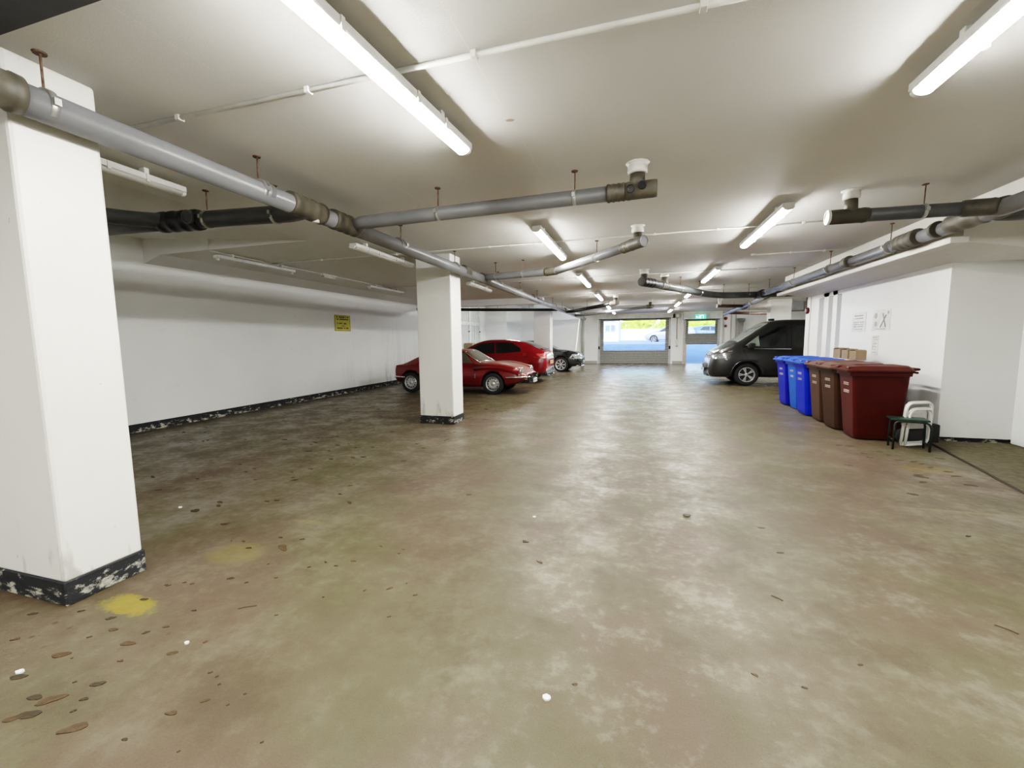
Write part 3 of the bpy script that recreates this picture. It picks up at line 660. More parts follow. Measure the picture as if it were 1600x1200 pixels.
# ------------------------------------------------------------------ signs and notices
t = thing('warning_sign', (-7.93, 10.15, 1.97), 'yellow notice with dark lettering on the white left wall', 'sign')
bm = bmn(); bx(bm, -7.95, -7.94, 9.86, 10.52, 1.76, 2.20); obj('panel', bm, simple('sign_yellow', (.56, .50, .06), .4), t)
def text_rows(bm, plane, x0, rows, yc, right=1, seed=3):
    """rows of letter-like strokes: (z, width, height)"""
    rr = random.Random(seed)
    for z, w, h in rows:
        u = -w/2
        while u < w/2:
            c = h*rr.uniform(.5, .8); c = min(c, w/2-u)
            if c <= h*.2: break
            if rr.random() > .13:
                a, b = yc+right*u, yc+right*(u+c)
                plane(bm, min(a, b), max(a, b), z-h/2, z+h/2)
            u += c + h*.22
bm = bmn()
pl = lambda bm, a, b, z0, z1: bx(bm, -7.94, -7.938, a, b, z0, z1)
text_rows(bm, pl, 0, [(2.145, .52, .04), (2.085, .50, .035), (1.97, .44, .038), (1.90, .11, .03), (1.84, .50, .04)], 10.19)
for a, b, c, d in ((9.87, 10.51, 2.185, 2.195), (9.87, 10.51, 1.765, 1.775), (9.87, 9.88, 1.765, 2.195), (10.5, 10.51, 1.765, 2.195)): pl(bm, a, b, c, d)
obj('lettering', bm, simple('sign_ink', (.06, .05, .01), .5), t)
PAPER = simple('paper_in_sleeve', (.82, .82, .79), .18)
INK = simple('faded_ink', (.34, .33, .32), .5)
def notice(y0, y1, z0, z1, label, rows, extra=None, inkm=INK):
    t = thing('notice', (WX-.005, (y0+y1)/2, (z0+z1)/2), label, 'notice', 'notices on the white wall above the bins')
    bm = bmn(); bx(bm, WX-.006, WX, y0, y1, z0, z1); obj('sheet', bm, PAPER, t)
    bm = bmn(); pl = lambda bm, a, b, c, d: bx(bm, WX-.0075, WX-.006, a, b, c, d)
    text_rows(bm, pl, 0, rows, (y0+y1)/2, 1, int(y0*100))
    if extra: extra(bm, pl)
    obj('print', bm, inkm, t); return t
notice(9.27, 9.78, 1.53, 1.88, 'plastic sleeved notice with lines of text, left of the cross poster', [(1.83, .36, .02), (1.78, .34, .02), (1.71, .38, .016), (1.67, .36, .016), (1.63, .34, .016), (1.58, .30, .016)])
def cross(bm, pl):
    for a, b in (((8.70, 1.83), (8.60, 1.60)), ((8.60, 1.80), (8.76, 1.60))):
        tube(bm, [(WX-.009, a[0], a[1]), (WX-.009, b[0], b[1])], .010, 6)
    for (yc, zc, r) in ((8.93, 1.80, .05), (8.92, 1.66, .045), (8.55, 1.84, .03)):
        lathe(bm, [(r, 0), (r*.9, .002)], 14, Matrix.Translation((WX-.006, yc, zc)) @ Matrix.Rotation(-PI/2, 4, 'Y'))
notice(8.48, 9.03, 1.54, 1.90, 'plastic sleeved poster with a dark cross mark on the white wall', [(1.57, .3, .012)], cross)
notice(8.80, 9.00, 1.12, 1.46, 'narrow faded notice below the cross poster', [(1.43, .14, .014), (1.39, .13, .014), (1.32, .14, .014), (1.27, .12, .014), (1.22, .14, .014), (1.17, .13, .014)])

# ------------------------------------------------------------------ vehicles (local axes: nose +X, left +Y)
def interp(keys, x):
    """Catmull-Rom over sorted (x, v...) keys"""
    n = len(keys)
    if x <= keys[0][0]: return keys[0][1:]
    if x >= keys[-1][0]: return keys[-1][1:]
    for i in range(n-1):
        if keys[i][0] <= x <= keys[i+1][0]: break
    k0 = keys[max(i-1, 0)]; k1 = keys[i]; k2 = keys[i+1]; k3 = keys[min(i+2, n-1)]
    h = k2[0]-k1[0]; s = (x-k1[0])/h; out = []
    for j in range(1, len(k1)):
        def slope(a, b): return (b[j]-a[j])/(b[0]-a[0]) if b[0] != a[0] else 0
        d = slope(k1, k2); m1 = slope(k0, k1)*.5+d*.5 if i > 0 else d; m2 = slope(k2, k3)*.5+d*.5 if i < n-2 else d
        if i > 0 and slope(k0, k1)*d <= 0: m1 = 0
        if i < n-2 and slope(k2, k3)*d <= 0: m2 = 0
        out.append((2*s**3-3*s**2+1)*k1[j]+(s**3-2*s**2+s)*h*m1+(-2*s**3+3*s**2)*k2[j]+(s**3-s**2)*h*m2)
    return tuple(out)

def body_mesh(keys, drop=.07, n=90, crease=None):
    """keys: (x, underside z, belt z, top z, half width, roof half width)"""
    x0, x1 = keys[0][0], keys[-1][0]; bm = bmn(); rings = []
    for i in range(n+1):
        u = i/n; u = .5-.5*math.cos(PI*u)*(.35)-.0 if False else u
        x = x0+(x1-x0)*u
        zb, zw, zt, w, wt = interp(keys, x)
        hb = zw-zb; dr = min(drop, max(.01, (zt-zw)*.45))
        half = [(0, zb), (.78*w, zb), (.93*w, zb+.04), (.985*w, zb+.18*hb), (w, zb+.45*hb), (w*.995, zb+.62*hb), (w*.978, zb+.82*hb), (w*.945, zb+.95*hb), (w*.925, zw)]
        e = (wt, zt-dr)
        for s in (.33, .66): half.append((half[8][0]*(1-s)+e[0]*s+.012*math.sin(PI*s), zw*(1-s)+e[1]*s))
        half += [e, (wt*.93, zt-dr*.45), (wt*.8, zt-dr*.2), (wt*.45, zt-dr*.04), (0, zt)]
        ring = [bm.verts.new((x, p[0], p[1])) for p in half] + [bm.verts.new((x, -p[0], p[1])) for p in reversed(half[1:-1])]
        rings.append(ring)
    m = len(rings[0])
    for a, b in zip(rings, rings[1:]):
        for k in range(m):
            f = bm.faces.new((a[k], a[(k+1) % m], b[(k+1) % m], b[k])); f.smooth = True
    bm.faces.new(rings[0]); bm.faces.new(list(reversed(rings[-1])))
    bmesh.ops.recalc_face_normals(bm, faces=bm.faces)
    return bm

def patch(bvh, poly, proj, off=.004, step=.06, rnd_=0):
    """skin a flat outline onto the body: proj 'L','R' (x,z) from the side, 'F','B' (y,z) from nose/tail, 'T' (x,y) from above"""
    bm = bmn()
    pts = []
    n = len(poly)
    for i in range(n):
        a, b = Vector(poly[i]), Vector(poly[(i+1) % n]); k = max(1, int((b-a).length/step))
        for j in range(k): pts.append(a.lerp(b, j/k))
    vs = [bm.verts.new((p.x, p.y, 0)) for p in pts]; bm.faces.new(vs)
    xs = [p.x for p in pts]; ys = [p.y for p in pts]
    for ax, lo, hi in ((0, min(xs), max(xs)), (1, min(ys), max(ys))):
        q = lo+step
        while q < hi:
            co = (q, 0, 0) if ax == 0 else (0, q, 0); no = (1, 0, 0) if ax == 0 else (0, 1, 0)
            bmesh.ops.bisect_plane(bm, geom=bm.verts[:]+bm.edges[:]+bm.faces[:], plane_co=co, plane_no=no); q += step
    for v in bm.verts:
        a, b = v.co.x, v.co.y
        if proj == 'L': o, d = V(a, 4, b), V(0, -1, 0)
        elif proj == 'R': o, d = V(a, -4, b), V(0, 1, 0)
        elif proj == 'F': o, d = V(6, a, b), V(-1, 0, 0)
        elif proj == 'B': o, d = V(-6, a, b), V(1, 0, 0)
        else: o, d = V(a, b, 4), V(0, 0, -1)
        hit, no, idx, dist = bvh.ray_cast(o, d)
        if hit is None:
            hit, no, idx, dist = bvh.find_nearest(V(a, .5, b) if proj in 'L' else V(a, -.5, b) if proj == 'R' else V(2 if proj == 'F' else -2, a, b) if proj in 'FB' else V(a, b, 2))
        if no.dot(d) > 0: no = -no
        v.co = hit + no*off
    for f in bm.faces: f.smooth = True
    return bm

def wheel(parent, x, y, r, w, spokes, style, side):
    """tyre is the part, rim its sub-part; side +1 outer face towards +Y"""
    M = Matrix.Translation((x, y, r)) @ Matrix.Rotation(-side*PI/2, 4, 'X')      # local Z -> outward
    bm = bmn(); rr = r*style.get('rim', .68)
    lathe(bm, [(rr*.96, -w*.48), (r*.93, -w*.5), (r*.985, -w*.42), (r, -w*.3), (r, w*.3), (r*.985, w*.42), (r*.93, w*.5), (rr*1.03, w*.49), (rr*.96, w*.42)], 40, M, cap=False)
    ty = obj('wheel', bm, RUBBER, parent, local=True)
    bm = bmn()
    lathe(bm, [(rr, w*.40), (rr*1.03, w*.47), (rr*.98, w*.49), (rr*.93, w*.46), (rr*.90, w*.20), (rr*.88, -w*.2)], 40, M, cap=False)
    if style['kind'] == 'alloy':
        for k in range(spokes):
            a0 = 2*PI*k/spokes
            for s in ((-.13, .13) if style.get('twin') else (0,)):
                wd = .055 if style.get('twin') else .09
                a = a0+s
                p1 = Vector((rr*.15*math.cos(a0), rr*.15*math.sin(a0), w*.40)); p2 = Vector((rr*.94*math.cos(a), rr*.94*math.sin(a), w*.42))
                d = (p2-p1).normalized(); nn = Vector((-d.y, d.x, 0))*rr*wd
                q = [p1-nn*.9, p1+nn*.9, p2+nn*1.25, p2-nn*1.25]
                lo = [bm.verts.new(M @ (v-Vector((0, 0, .03)))) for v in q]; hi = [bm.verts.new(M @ v) for v in q]
                bm.faces.new(hi); bm.faces.new(list(reversed(lo)))
                for i in range(4): bm.faces.new((lo[i], lo[(i+1) % 4], hi[(i+1) % 4], hi[i]))
        lathe(bm, [(rr*.24, w*.2), (rr*.24, w*.40), (rr*.17, w*.44), (.001, w*.44)], 20, M)
    else:   # pressed steel wheel with slots round a small hub
        lathe(bm, [(rr*.90, w*.10), (rr*.80, w*.22), (rr*.62, w*.34), (rr*.40, w*.28), (rr*.36, w*.26), (rr*.22, w*.32), (rr*.20, w*.40), (.001, w*.42)], 36, M)
    rim = obj('rim', bm, style.get('mat', ALLOY), ty, local=True)
    if style['kind'] == 'steel':
        bm = bmn()
        for k in range(12):
            a = 2*PI*k/12; c = Vector((rr*.70*math.cos(a), rr*.70*math.sin(a), w*.315))
            lathe(bm, [(rr*.075, -.01), (rr*.075, .006)], 10, M @ Matrix.Translation(c))
        obj('rim_slot', bm, BLACKM, ty, local=True)
    else:
        bm = bmn(); lathe(bm, [(rr*.9, -w*.15), (rr*.9, -w*.05)], 30, M); obj('brake_shadow_disc', bm, simple('brake_disc_steel', (.05, .05, .05), .5, .6), ty, local=True)
        ty.children[-1].name = 'brake_disc'
    return ty

def car(name, label, loc, rz, paint, keys, wh, wheels, arch_r, W, drop=.07, windows=(), parts=(), group=None, plates=()):
    t = thing(name, loc, label, 'van' if name == 'van' else 'car', group, rz)
    bm = body_mesh(keys, drop)
    o = obj('body', bm, [paint, BLACKM], t, local=True)
    # wheel arches
    cb = bmn()
    for wx, ww, r in wheels:
        for s in (1, -1):
            M = Matrix.Translation((wx, s*(W/2-.12), r*1.02)) @ Matrix.Rotation(PI/2, 4, 'X')
            lathe(cb, [(arch_r, -.25), (arch_r, .25)], 40, M)
    bmesh.ops.recalc_face_normals(cb, faces=cb.faces)
    cut = obj('cutter', cb, BLACKM, None, fix=False)
    cut.matrix_world = Matrix()
    # bake in local space: temporarily treat body as unparented
    o.parent = None
    md = o.modifiers.new('b', 'BOOLEAN'); md.object = cut; md.operation = 'DIFFERENCE'; md.solver = 'EXACT'
    try: md.material_mode = 'TRANSFER'
    except Exception: pass
    tb = bmn(); tb.from_mesh(o.data); bvh = BVHTree.FromBMesh(tb); tb.free()
    bake(o); bpy.data.objects.remove(cut); o.parent = t
    for wx, ww, r in wheels:
        for s in (1, -1): wheel(t, wx, s*(W/2-ww/2-.012), r, ww, wh.get('spokes', 5), wh, s)
    for nm, poly, proj, m, off in windows:
        for pj in (('L', 'R') if proj == 'S' else (proj,)):
            obj(nm, patch(bvh, poly, pj, off), m, t, local=True, fix=False)
    return t, bvh

def mirror_shape(t, x, y, z, m, sc=1.):
    for s in (1, -1):
        bm = bmn(); bx(bm, x-.07*sc, x+.07*sc, s*(y+.12)-.10*sc, s*(y+.12)+.10*sc, z-.065*sc, z+.075*sc, .035*sc, 3)
        tube(bm, [(x+.02, s*(y-.06), z-.05), (x, s*(y+.06), z-.02)], .025, 8)
        obj('door_mirror', bm, m, t, local=True)

LAMPG = simple('clear_headlamp', (.22, .23, .24), .12, .3, var=.6, scale=16)
PLATEW = simple('white_number_plate', (.80, .80, .76), .4); PLATEY = simple('yellow_number_plate', (.85, .55, .22), .4)
BLACKGL = simple('gloss_black', (.006, .006, .007), .08, coat=.5)
CREAM = simple('dark_gap', (.004, .004, .004), .7)
def plate(t, x, z, m, w=.52, h=.11, tail=False):
    bm = bmn(); bx(bm, x-.006, x+.006, -w/2, w/2, z-h/2, z+h/2, .004, 1); p = obj('number_plate', bm, m, t, local=True)
    bm = bmn(); s = -1 if tail else 1; rr = random.Random(4); u = -w*.42
    for k in range(7):
        bx(bm, x+s*.006, x+s*.0075, u, u+.022, z-h*.32, z+h*.32); bx(bm, x+s*.006, x+s*.0075, u, u+.045, z-.008 if k % 2 else z+h*.2, z+.008 if k % 2 else z+h*.32); u += .062+(.03 if k == 3 else 0)
    obj('plate_characters', bm, BLACKM, p, local=True)

# --- red classic coupe, dusty, nose towards the lane
RED = mat_dusty('dusty_red_paint', (.15, .003, .006), (.21, .085, .055), .9)
k = [(-1.98, .50, .66, .70, .46, .40), (-1.93, .36, .73, .76, .60, .54), (-1.75, .27, .76, .80, .66, .58), (-1.3, .24, .76, 1.00, .71, .50), (-.8, .20, .77, 1.13, .725, .50), (-.35, .19, .78, 1.20, .725, .52), (.05, .19, .79, 1.22, .725, .50),
     (.22, .19, .79, 1.19, .725, .50), (.50, .19, .79, 1.00, .72, .56), (.72, .19, .79, .87, .72, .60), (1.0, .20, .79, .85, .72, .56), (1.35, .22, .76, .81, .71, .52), (1.65, .28, .68, .74, .68, .50), (1.88, .36, .58, .64, .62, .48), (2.0, .44, .53, .55, .54, .44)]
wins = [('side_window', [(-.42, .84), (.50, .84), (.22, 1.12), (-.32, 1.135)], 'S', DUSTGLASS, .004), ('rear_side_window', [(-1.05, .88), (-.50, .85), (-.42, 1.10), (-.62, 1.08)], 'S', CARGLASS, .004),
        ('windscreen', [(.26, -.46), (.66, -.56), (.66, .56), (.26, .46)], 'T', DUSTGLASS, .005), ('rear_window', [(-1.35, -.38), (-.55, -.42), (-.55, .42), (-1.35, .38)], 'T', CARGLASS, .004),
        ('door_line', [(-.40, .30), (.56, .30), (.60, .80), (-.40, .80), (-.40, .79), (.585, .79), (.55, .31), (-.39, .31)], 'S', CREAM, .002)]
t, bvh = car('classic_coupe', 'dusty red classic coupe with chrome bumpers parked behind the second pillar', (-4.80, 11.43, 0), 0, RED, k,
             dict(kind='steel', rim=.66, mat=ALLOY), [(1.08, .16, .29), (-1.38, .16, .29)], .335, 1.44, .06, wins)
# separate front wings with headlamp pods
for s in (1, -1):
    bm = bmn(); tube(bm, rnd([(.55, s*.60, .70), (1.05, s*.60, .745), (1.45, s*.60, .70), (1.80, s*.565, .60)], .2), [.10]*2+[.115]*10+[.10]*2 if False else .125, 16)
    obj('front_wing', bm, RED, t, local=True)
    bm = bmn(); M = Matrix.Translation((1.86, s*.56, .63)) @ Matrix.Rotation(PI/2, 4, 'Y')
    lathe(bm, [(.098, -.12), (.10, -.02), (.092, .0), (.082, .0)], 20, M); h = obj('headlight', bm, CHROME, t, local=True)
    bm = bmn(); lathe(bm, [(.084, -.004), (.07, .018), (.03, .03), (.001, .032)], 20, M); obj('lens', bm, LAMPG, h, local=True)
    bm = bmn(); tube(bm, [(1.45, s*.735, .47), (1.72, s*.70, .48), (1.96, s*.60, .48), (2.04, s*.44, .47), (2.06, s*.28, .46)], .026, 10); obj('front_bumper', bm, CHROME, t, local=True)
    bm = bmn(); bx(bm, 2.0, 2.09, s*.34-.03, s*.34+.03, .36, .54, .02, 2); obj('overrider', bm, BLACKM, t, local=True)
    bm = bmn(); tube(bm, [(-1.55, s*.70, .44), (-1.9, s*.66, .45), (-2.0, s*.5, .45), (-2.02, s*.2, .45)], .026, 10); obj('rear_bumper', bm, CHROME, t, local=True)
    bm = bmn(); bx(bm, .58, .60, s*.728-.006, s*.728+.006, .44, .56, .003, 1); obj('wing_badge', bm, CHROME, t, local=True)
    bm = bmn(); bx(bm, 1.9, 1.99, s*.50-.05, s*.50+.05, .405, .435, .01, 2); obj('indicator', bm, simple('amber_lens', (.5, .3, .2), .2), t, local=True)
obj('grille', patch(bvh, [(-.42, .36), (.42, .36), (.44, .50), (-.44, .50)], 'F', .02), BLACKM, t, local=True, fix=False)
bm = bmn(); bx(bm, 1.9, 2.05, -.45, .45, .30, .43, .02, 2); obj('valance', bm, BLACKM, t, local=True)
plate(t, 2.09, .36, PLATEW, .42, .11)
bm = bmn(); tube(bm, rnd([(.68, -.60, .86), (.66, .0, .90), (.68, .60, .86)], .2), .012, 8); tube(bm, [(.24, -.50, 1.14), (.26, .0, 1.18), (.24, .50, 1.14)], .012, 8)
for s in (1, -1): tube(bm, [(.70, s*.60, .85), (.22, s*.51, 1.14)], .014, 8)
obj('windscreen_frame', bm, CHROME, t, local=True)

# --- red modern hatchback, tail towards the lane
REDG = simple('glossy_red_paint', (.20, .002, .007), .16, var=.05, coat=.8)
k = [(-2.12, .52, .74, .80, .62, .50), (-2.08, .36, .88, .94, .76, .62), (-1.98, .30, .95, 1.10, .83, .66), (-1.75, .26, .98, 1.22, .865, .60), (-1.35, .22, .98, 1.38, .875, .57), (-.8, .20, .96, 1.47, .88, .58), (-.2, .20, .94, 1.49, .88, .59), (.25, .20, .92, 1.45, .88, .59),
     (.7, .20, .90, 1.28, .88, .63), (1.15, .20, .88, 1.03, .875, .70), (1.45, .21, .84, .93, .87, .70), (1.85, .24, .70, .78, .82, .62), (2.08, .34, .58, .64, .68, .50), (2.14, .42, .52, .56, .5, .4)]
wins = [('side_window', [(-.28, 1.00), (.92, .96), (.35, 1.32), (-.22, 1.38)], 'S', CARGLASS, .004), ('rear_door_window', [(-1.22, 1.06), (-.34, 1.00), (-.29, 1.38), (-.85, 1.36), (-1.18, 1.18)], 'S', CARGLASS, .004),
        ('rear_window', [(-1.86, -.58), (-1.28, -.50), (-1.28, .50), (-1.86, .58)], 'T', CARGLASS, .006), ('windscreen', [(.45, -.52), (1.12, -.66), (1.12, .66), (.45, .52)], 'T', CARGLASS, .004),
        ('door_line', [(-.335, .30), (-.32, .30), (-.32, .96), (-.335, .96)], 'S', CREAM, .002), ('fuel_flap', [(-1.42, .90), (-1.30, .90), (-1.30, 1.00), (-1.42, 1.00)], 'S', simple('flap_red', (.25, .006, .012), .3), .003),
        ('rear_bumper_seam', [(-2.0, .60), (-1.60, .62), (-1.60, .63), (-2.0, .61)], 'S', CREAM, .003)]
t, bvh = car('hatchback', 'glossy red hatchback parked tail out behind the red classic coupe', (-5.06, 14.82, 0), PI, REDG, k,
             dict(kind='alloy', spokes=5, rim=.68), [(1.30, .20, .31), (-1.33, .20, .31)], .355, 1.76, .08, wins)
mirror_shape(t, .78, .86, 1.0, REDG)
for s in (1, -1):
    obj('tail_light', patch(bvh, [(s*.83, .84), (s*.34, .90), (s*.30, 1.00), (s*.70, 1.00), (s*.85, .94)], 'B', .012), simple('tail_lens', (.60, .10, .10), .06, coat=.8, var=.5, scale=16), t, local=True, fix=False)
    obj('tail_light_side', patch(bvh, [(-2.05, .84), (-1.80, .93), (-1.78, .99), (-2.02, .97)], 'L' if s > 0 else 'R', .01), simple('tail_lens', (.60, .10, .10), .06), t, local=True, fix=False)
    bm = bmn(); tube(bm, [(-2.05, s*.45, .24), (-2.14, s*.45, .24)], .026, 12); obj('exhaust', bm, CHROME, t, local=True)
    obj('reflector', patch(bvh, [(s*.45, .42), (s*.72, .42), (s*.72, .48), (s*.45, .48)], 'B', .01), simple('reflector_pink', (.8, .25, .25), .1, coat=.5), t, local=True, fix=False)
bm = bmn(); bx(bm, -1.96, -1.86, -.56, .56, 1.135, 1.165, .012, 2); obj('spoiler', bm, BLACKGL, t, local=True)
bm = bmn(); bx(bm, -2.12, -2.0, -.7, .7, .25, .36, .03, 2); obj('lower_bumper', bm, BLACKM, t, local=True)
plate(t, -2.145, .68, PLATEY, .52, .12, True)

# --- black saloon behind the third pillar
BLK = simple('glossy_black_paint', (.008, .009, .011), .12, var=.1, coat=.9)
k = [(-2.28, .5, .72, .80, .6, .5), (-2.15, .34, .88, .98, .80, .66), (-1.6, .22, .96, 1.10, .86, .62), (-1.1, .2, .97, 1.28, .88, .56), (-.5, .2, .97, 1.42, .885, .56), (.0, .2, .96, 1.44, .885, .57), (.4, .2, .95, 1.38, .885, .58), (.85, .2, .95, 1.17, .885, .64),
     (1.12, .2, .94, 1.04, .88, .70), (1.5, .21, .90, 1.0, .87, .68), (1.9, .24, .80, .92, .83, .62), (2.15, .27, .70, .80, .74, .54), (2.27, .34, .58, .64, .60, .46)]
wins = [('side_window', [(-.15, 1.02), (.88, 1.0), (.42, 1.28), (-.1, 1.33)], 'S', CARGLASS, .004), ('rear_door_window', [(-1.1, 1.03), (-.22, 1.02), (-.17, 1.33), (-.7, 1.30)], 'S', CARGLASS, .004),
        ('windscreen', [(.42, -.52), (1.0, -.64), (1.0, .64), (.42, .52)], 'T', CARGLASS, .004), ('rear_window', [(-1.45, -.5), (-.85, -.48), (-.85, .48), (-1.45, .5)], 'T', CARGLASS, .004)]
t, bvh = car('saloon_car', 'black saloon car with silver alloy wheels parked nose out past the third pillar', (-4.70, 19.92, 0), 0, BLK, k,
             dict(kind='alloy', spokes=7, rim=.72, twin=True), [(1.36, .21, .33), (-1.40, .21, .33)], .365, 1.78, .07, wins)
mirror_shape(t, .75, .87, 1.02, BLK)
for s in (1, -1):
    obj('headlight', patch(bvh, [(s*.80, .60), (s*.42, .58), (s*.44, .72), (s*.76, .80), (s*.82, .74)], 'F', .012), LAMPG, t, local=True, fix=False)
    obj('headlight_side', patch(bvh, [(1.86, .70), (2.14, .62), (2.10, .74), (1.84, .80)], 'L' if s > 0 else 'R', .010), LAMPG, t, local=True, fix=False)
    bm = bmn(); M = Matrix.Translation((2.16, s*.66, .36)) @ Matrix.Rotation(PI/2, 4, 'Y'); lathe(bm, [(.05, -.06), (.05, .02), (.03, .03)], 14, M); obj('fog_lamp', bm, LAMPG, t, local=True)
obj('grille', patch(bvh, [(-.36, .52), (.36, .52), (.40, .70), (-.40, .70)], 'F', .012), BLACKM, t, local=True, fix=False)
bm = bmn()
for z_ in (.55, .61, .67): bx(bm, 2.245, 2.275, -.36, .36, z_-.008, z_+.008)
obj('grille_bars', bm, CHROME, t, local=True)
bm = bmn(); tube(bm, [(2.05, -.78, .28), (2.24, -.5, .26), (2.30, 0, .26), (2.24, .5, .26), (2.05, .78, .28)], .022, 8); obj('bumper_trim', bm, CHROME, t, local=True)
bm = bmn(); bx(bm, 2.0, 2.26, -.62, .62, .26, .40, .05, 3); obj('bumper', bm, BLK, t, local=True)
plate(t, 2.30, .44, PLATEW)

# --- dark grey van, nose towards the lane
VAN = simple('dark_grey_van_paint', (.026, .026, .025), .28, .1, var=.08, coat=.3)
k = [(-2.45, .40, 1.05, 1.85, .86, .74), (-2.40, .30, 1.05, 1.93, .93, .76), (-1.5, .25, 1.06, 1.97, .95, .78), (0, .25, 1.06, 1.98, .95, .78), (.55, .25, 1.07, 1.975, .95, .77), (.82, .25, 1.09, 1.93, .95, .75), (1.05, .25, 1.11, 1.80, .95, .755), (1.45, .25, 1.13, 1.53, .95, .80), (1.80, .25, 1.12, 1.31, .945, .83),
     (2.02, .25, 1.06, 1.20, .93, .80), (2.25, .24, .94, 1.07, .89, .72), (2.38, .24, .78, .93, .82, .64), (2.45, .26, .62, .74, .74, .58), (2.49, .34, .52, .60, .66, .54)]
wins = [('side_window', [(.44, 1.14), (1.60, 1.17), (1.50, 1.29), (1.02, 1.66), (.82, 1.76), (.44, 1.79)], 'S', CARGLASS, .006), ('cargo_panel', [(-.95, 1.16), (.20, 1.16), (.20, 1.78), (-.95, 1.78)], 'S', simple('van_side_panel', (.04, .042, .042), .15), .004),
        ('windscreen', [(.90, -.66), (1.72, -.78), (1.72, .78), (.90, .66)], 'T', CARGLASS_PAINTLIT, .005), ('scuttle', [(1.73, -.80), (1.84, -.80), (1.84, .80), (1.73, .80)], 'T', BLACKM, .004),
        ('window_trim', [(.30, 1.095), (1.30, 1.11), (1.30, 1.125), (.30, 1.11)], 'S', CHROME, .006), ('quarter_glass', [(1.13, 1.19), (1.52, 1.21), (1.45, 1.28), (1.16, 1.50)], 'S', CARGLASS_PAINTLIT, .009),
        ('door_line', [(.30, .34), (.315, .34), (.315, 1.84), (.30, 1.84)], 'S', CREAM, .003), ('front_door_line', [(1.40, .75), (1.415, .75), (1.60, 1.12), (1.585, 1.12)], 'S', CREAM, .003),
        ('side_crease', [(-2.2, .955), (1.35, .955), (1.35, .975), (-2.2, .975)], 'S', simple('van_shadow_line', (.02, .02, .02), .3), .003), ('sill_crease', [(-2.2, .47), (1.0, .47), (1.0, .48), (-2.2, .48)], 'S', CREAM, .002)]
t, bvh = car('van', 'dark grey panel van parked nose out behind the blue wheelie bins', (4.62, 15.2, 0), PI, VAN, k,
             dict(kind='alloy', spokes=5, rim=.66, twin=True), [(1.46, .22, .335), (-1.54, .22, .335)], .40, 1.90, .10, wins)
mirror_shape(t, 1.40, .97, 1.20, BLACKM, 1.25)
for s in (1, -1):
    obj('headlight', patch(bvh, [(s*.80, .83), (s*.50, .80), (s*.52, .91), (s*.82, .96)], 'F', .012), LAMPG, t, local=True, fix=False)
    obj('headlight_side', patch(bvh, [(2.02, .84), (2.36, .80), (2.32, .92), (2.04, 1.00)], 'L' if s > 0 else 'R', .012), LAMPG, t, local=True, fix=False)
    obj('indicator_repeater', patch(bvh, [(1.86, 1.04), (1.98, 1.02), (1.98, 1.04), (1.86, 1.06)], 'L' if s > 0 else 'R', .012), CHROME, t, local=True, fix=False)
    obj('door_handle', patch(bvh, [(.42, 1.02), (.66, 1.02), (.66, 1.055), (.42, 1.055)], 'L' if s > 0 else 'R', .02), BLACKM, t, local=True, fix=False)
obj('grille', patch(bvh, [(-.46, .82), (.46, .82), (.50, .95), (-.50, .95)], 'F', .010), BLACKM, t, local=True, fix=False)
bm = bmn()
for z_ in (.84, .885, .93): tube(bm, [(2.45-(z_-.84)*.45, y, z_) for y in (-.44, -.2, 0, .2, .44)], .008, 6)
obj('grille_bars', bm, CHROME, t, local=True)
bm = bmn(); M = Matrix.Translation((2.45, 0, .90)) @ Matrix.Rotation(R(68), 4, 'Y')
tube(bm, [M @ V(.085*math.cos(a), .085*math.sin(a), 0) for a in [2*PI*q/28 for q in range(28)]], .007, 8, closed=True)
for ln in ([(-.04, .07), (0, .0), (.04, .07)], [(-.07, .03), (-.035, -.07), (0, -.005), (.035, -.07), (.07, .03)]):
    tube(bm, [M @ V(-q[1], q[0], 0) for q in ln], .006, 6)
obj('nose_emblem', bm, CHROME, t, local=True)
bm = bmn(); prism(bm, [(1.95, -.90), (2.40, -.72), (2.53, -.4), (2.56, 0), (2.53, .4), (2.40, .72), (1.95, .90)], .52, .64, 'z')
bmesh.ops.bevel(bm, geom=bm.edges[:], offset=.03, segments=3, affect='EDGES'); obj('front_bumper', bm, simple('bumper_grey_plastic', (.07, .07, .072), .4), t, local=True)
bm = bmn(); prism(bm, [(1.95, -.88), (2.36, -.70), (2.49, -.4), (2.51, 0), (2.49, .4), (2.36, .70), (1.95, .88)], .25, .50, 'z'); obj('lower_grille', bm, BLACKM, t, local=True)
plate(t, 2.575, .45, PLATEW)
for s in (1, -1):
    bm = bmn(); pts = [V(1.46+.43*math.cos(a), s*.955, .335+.43*math.sin(a)) for a in [PI*q/16 for q in range(17)]]; tube(bm, pts, .022, 8); obj('arch_lip', bm, VAN, t, local=True)
# aerial fin on the roof
bm = bmn(); bx(bm, .55, .72, -.03, .03, 1.97, 2.03, .015, 2); obj('roof_fin', bm, BLACKM, t, local=True)

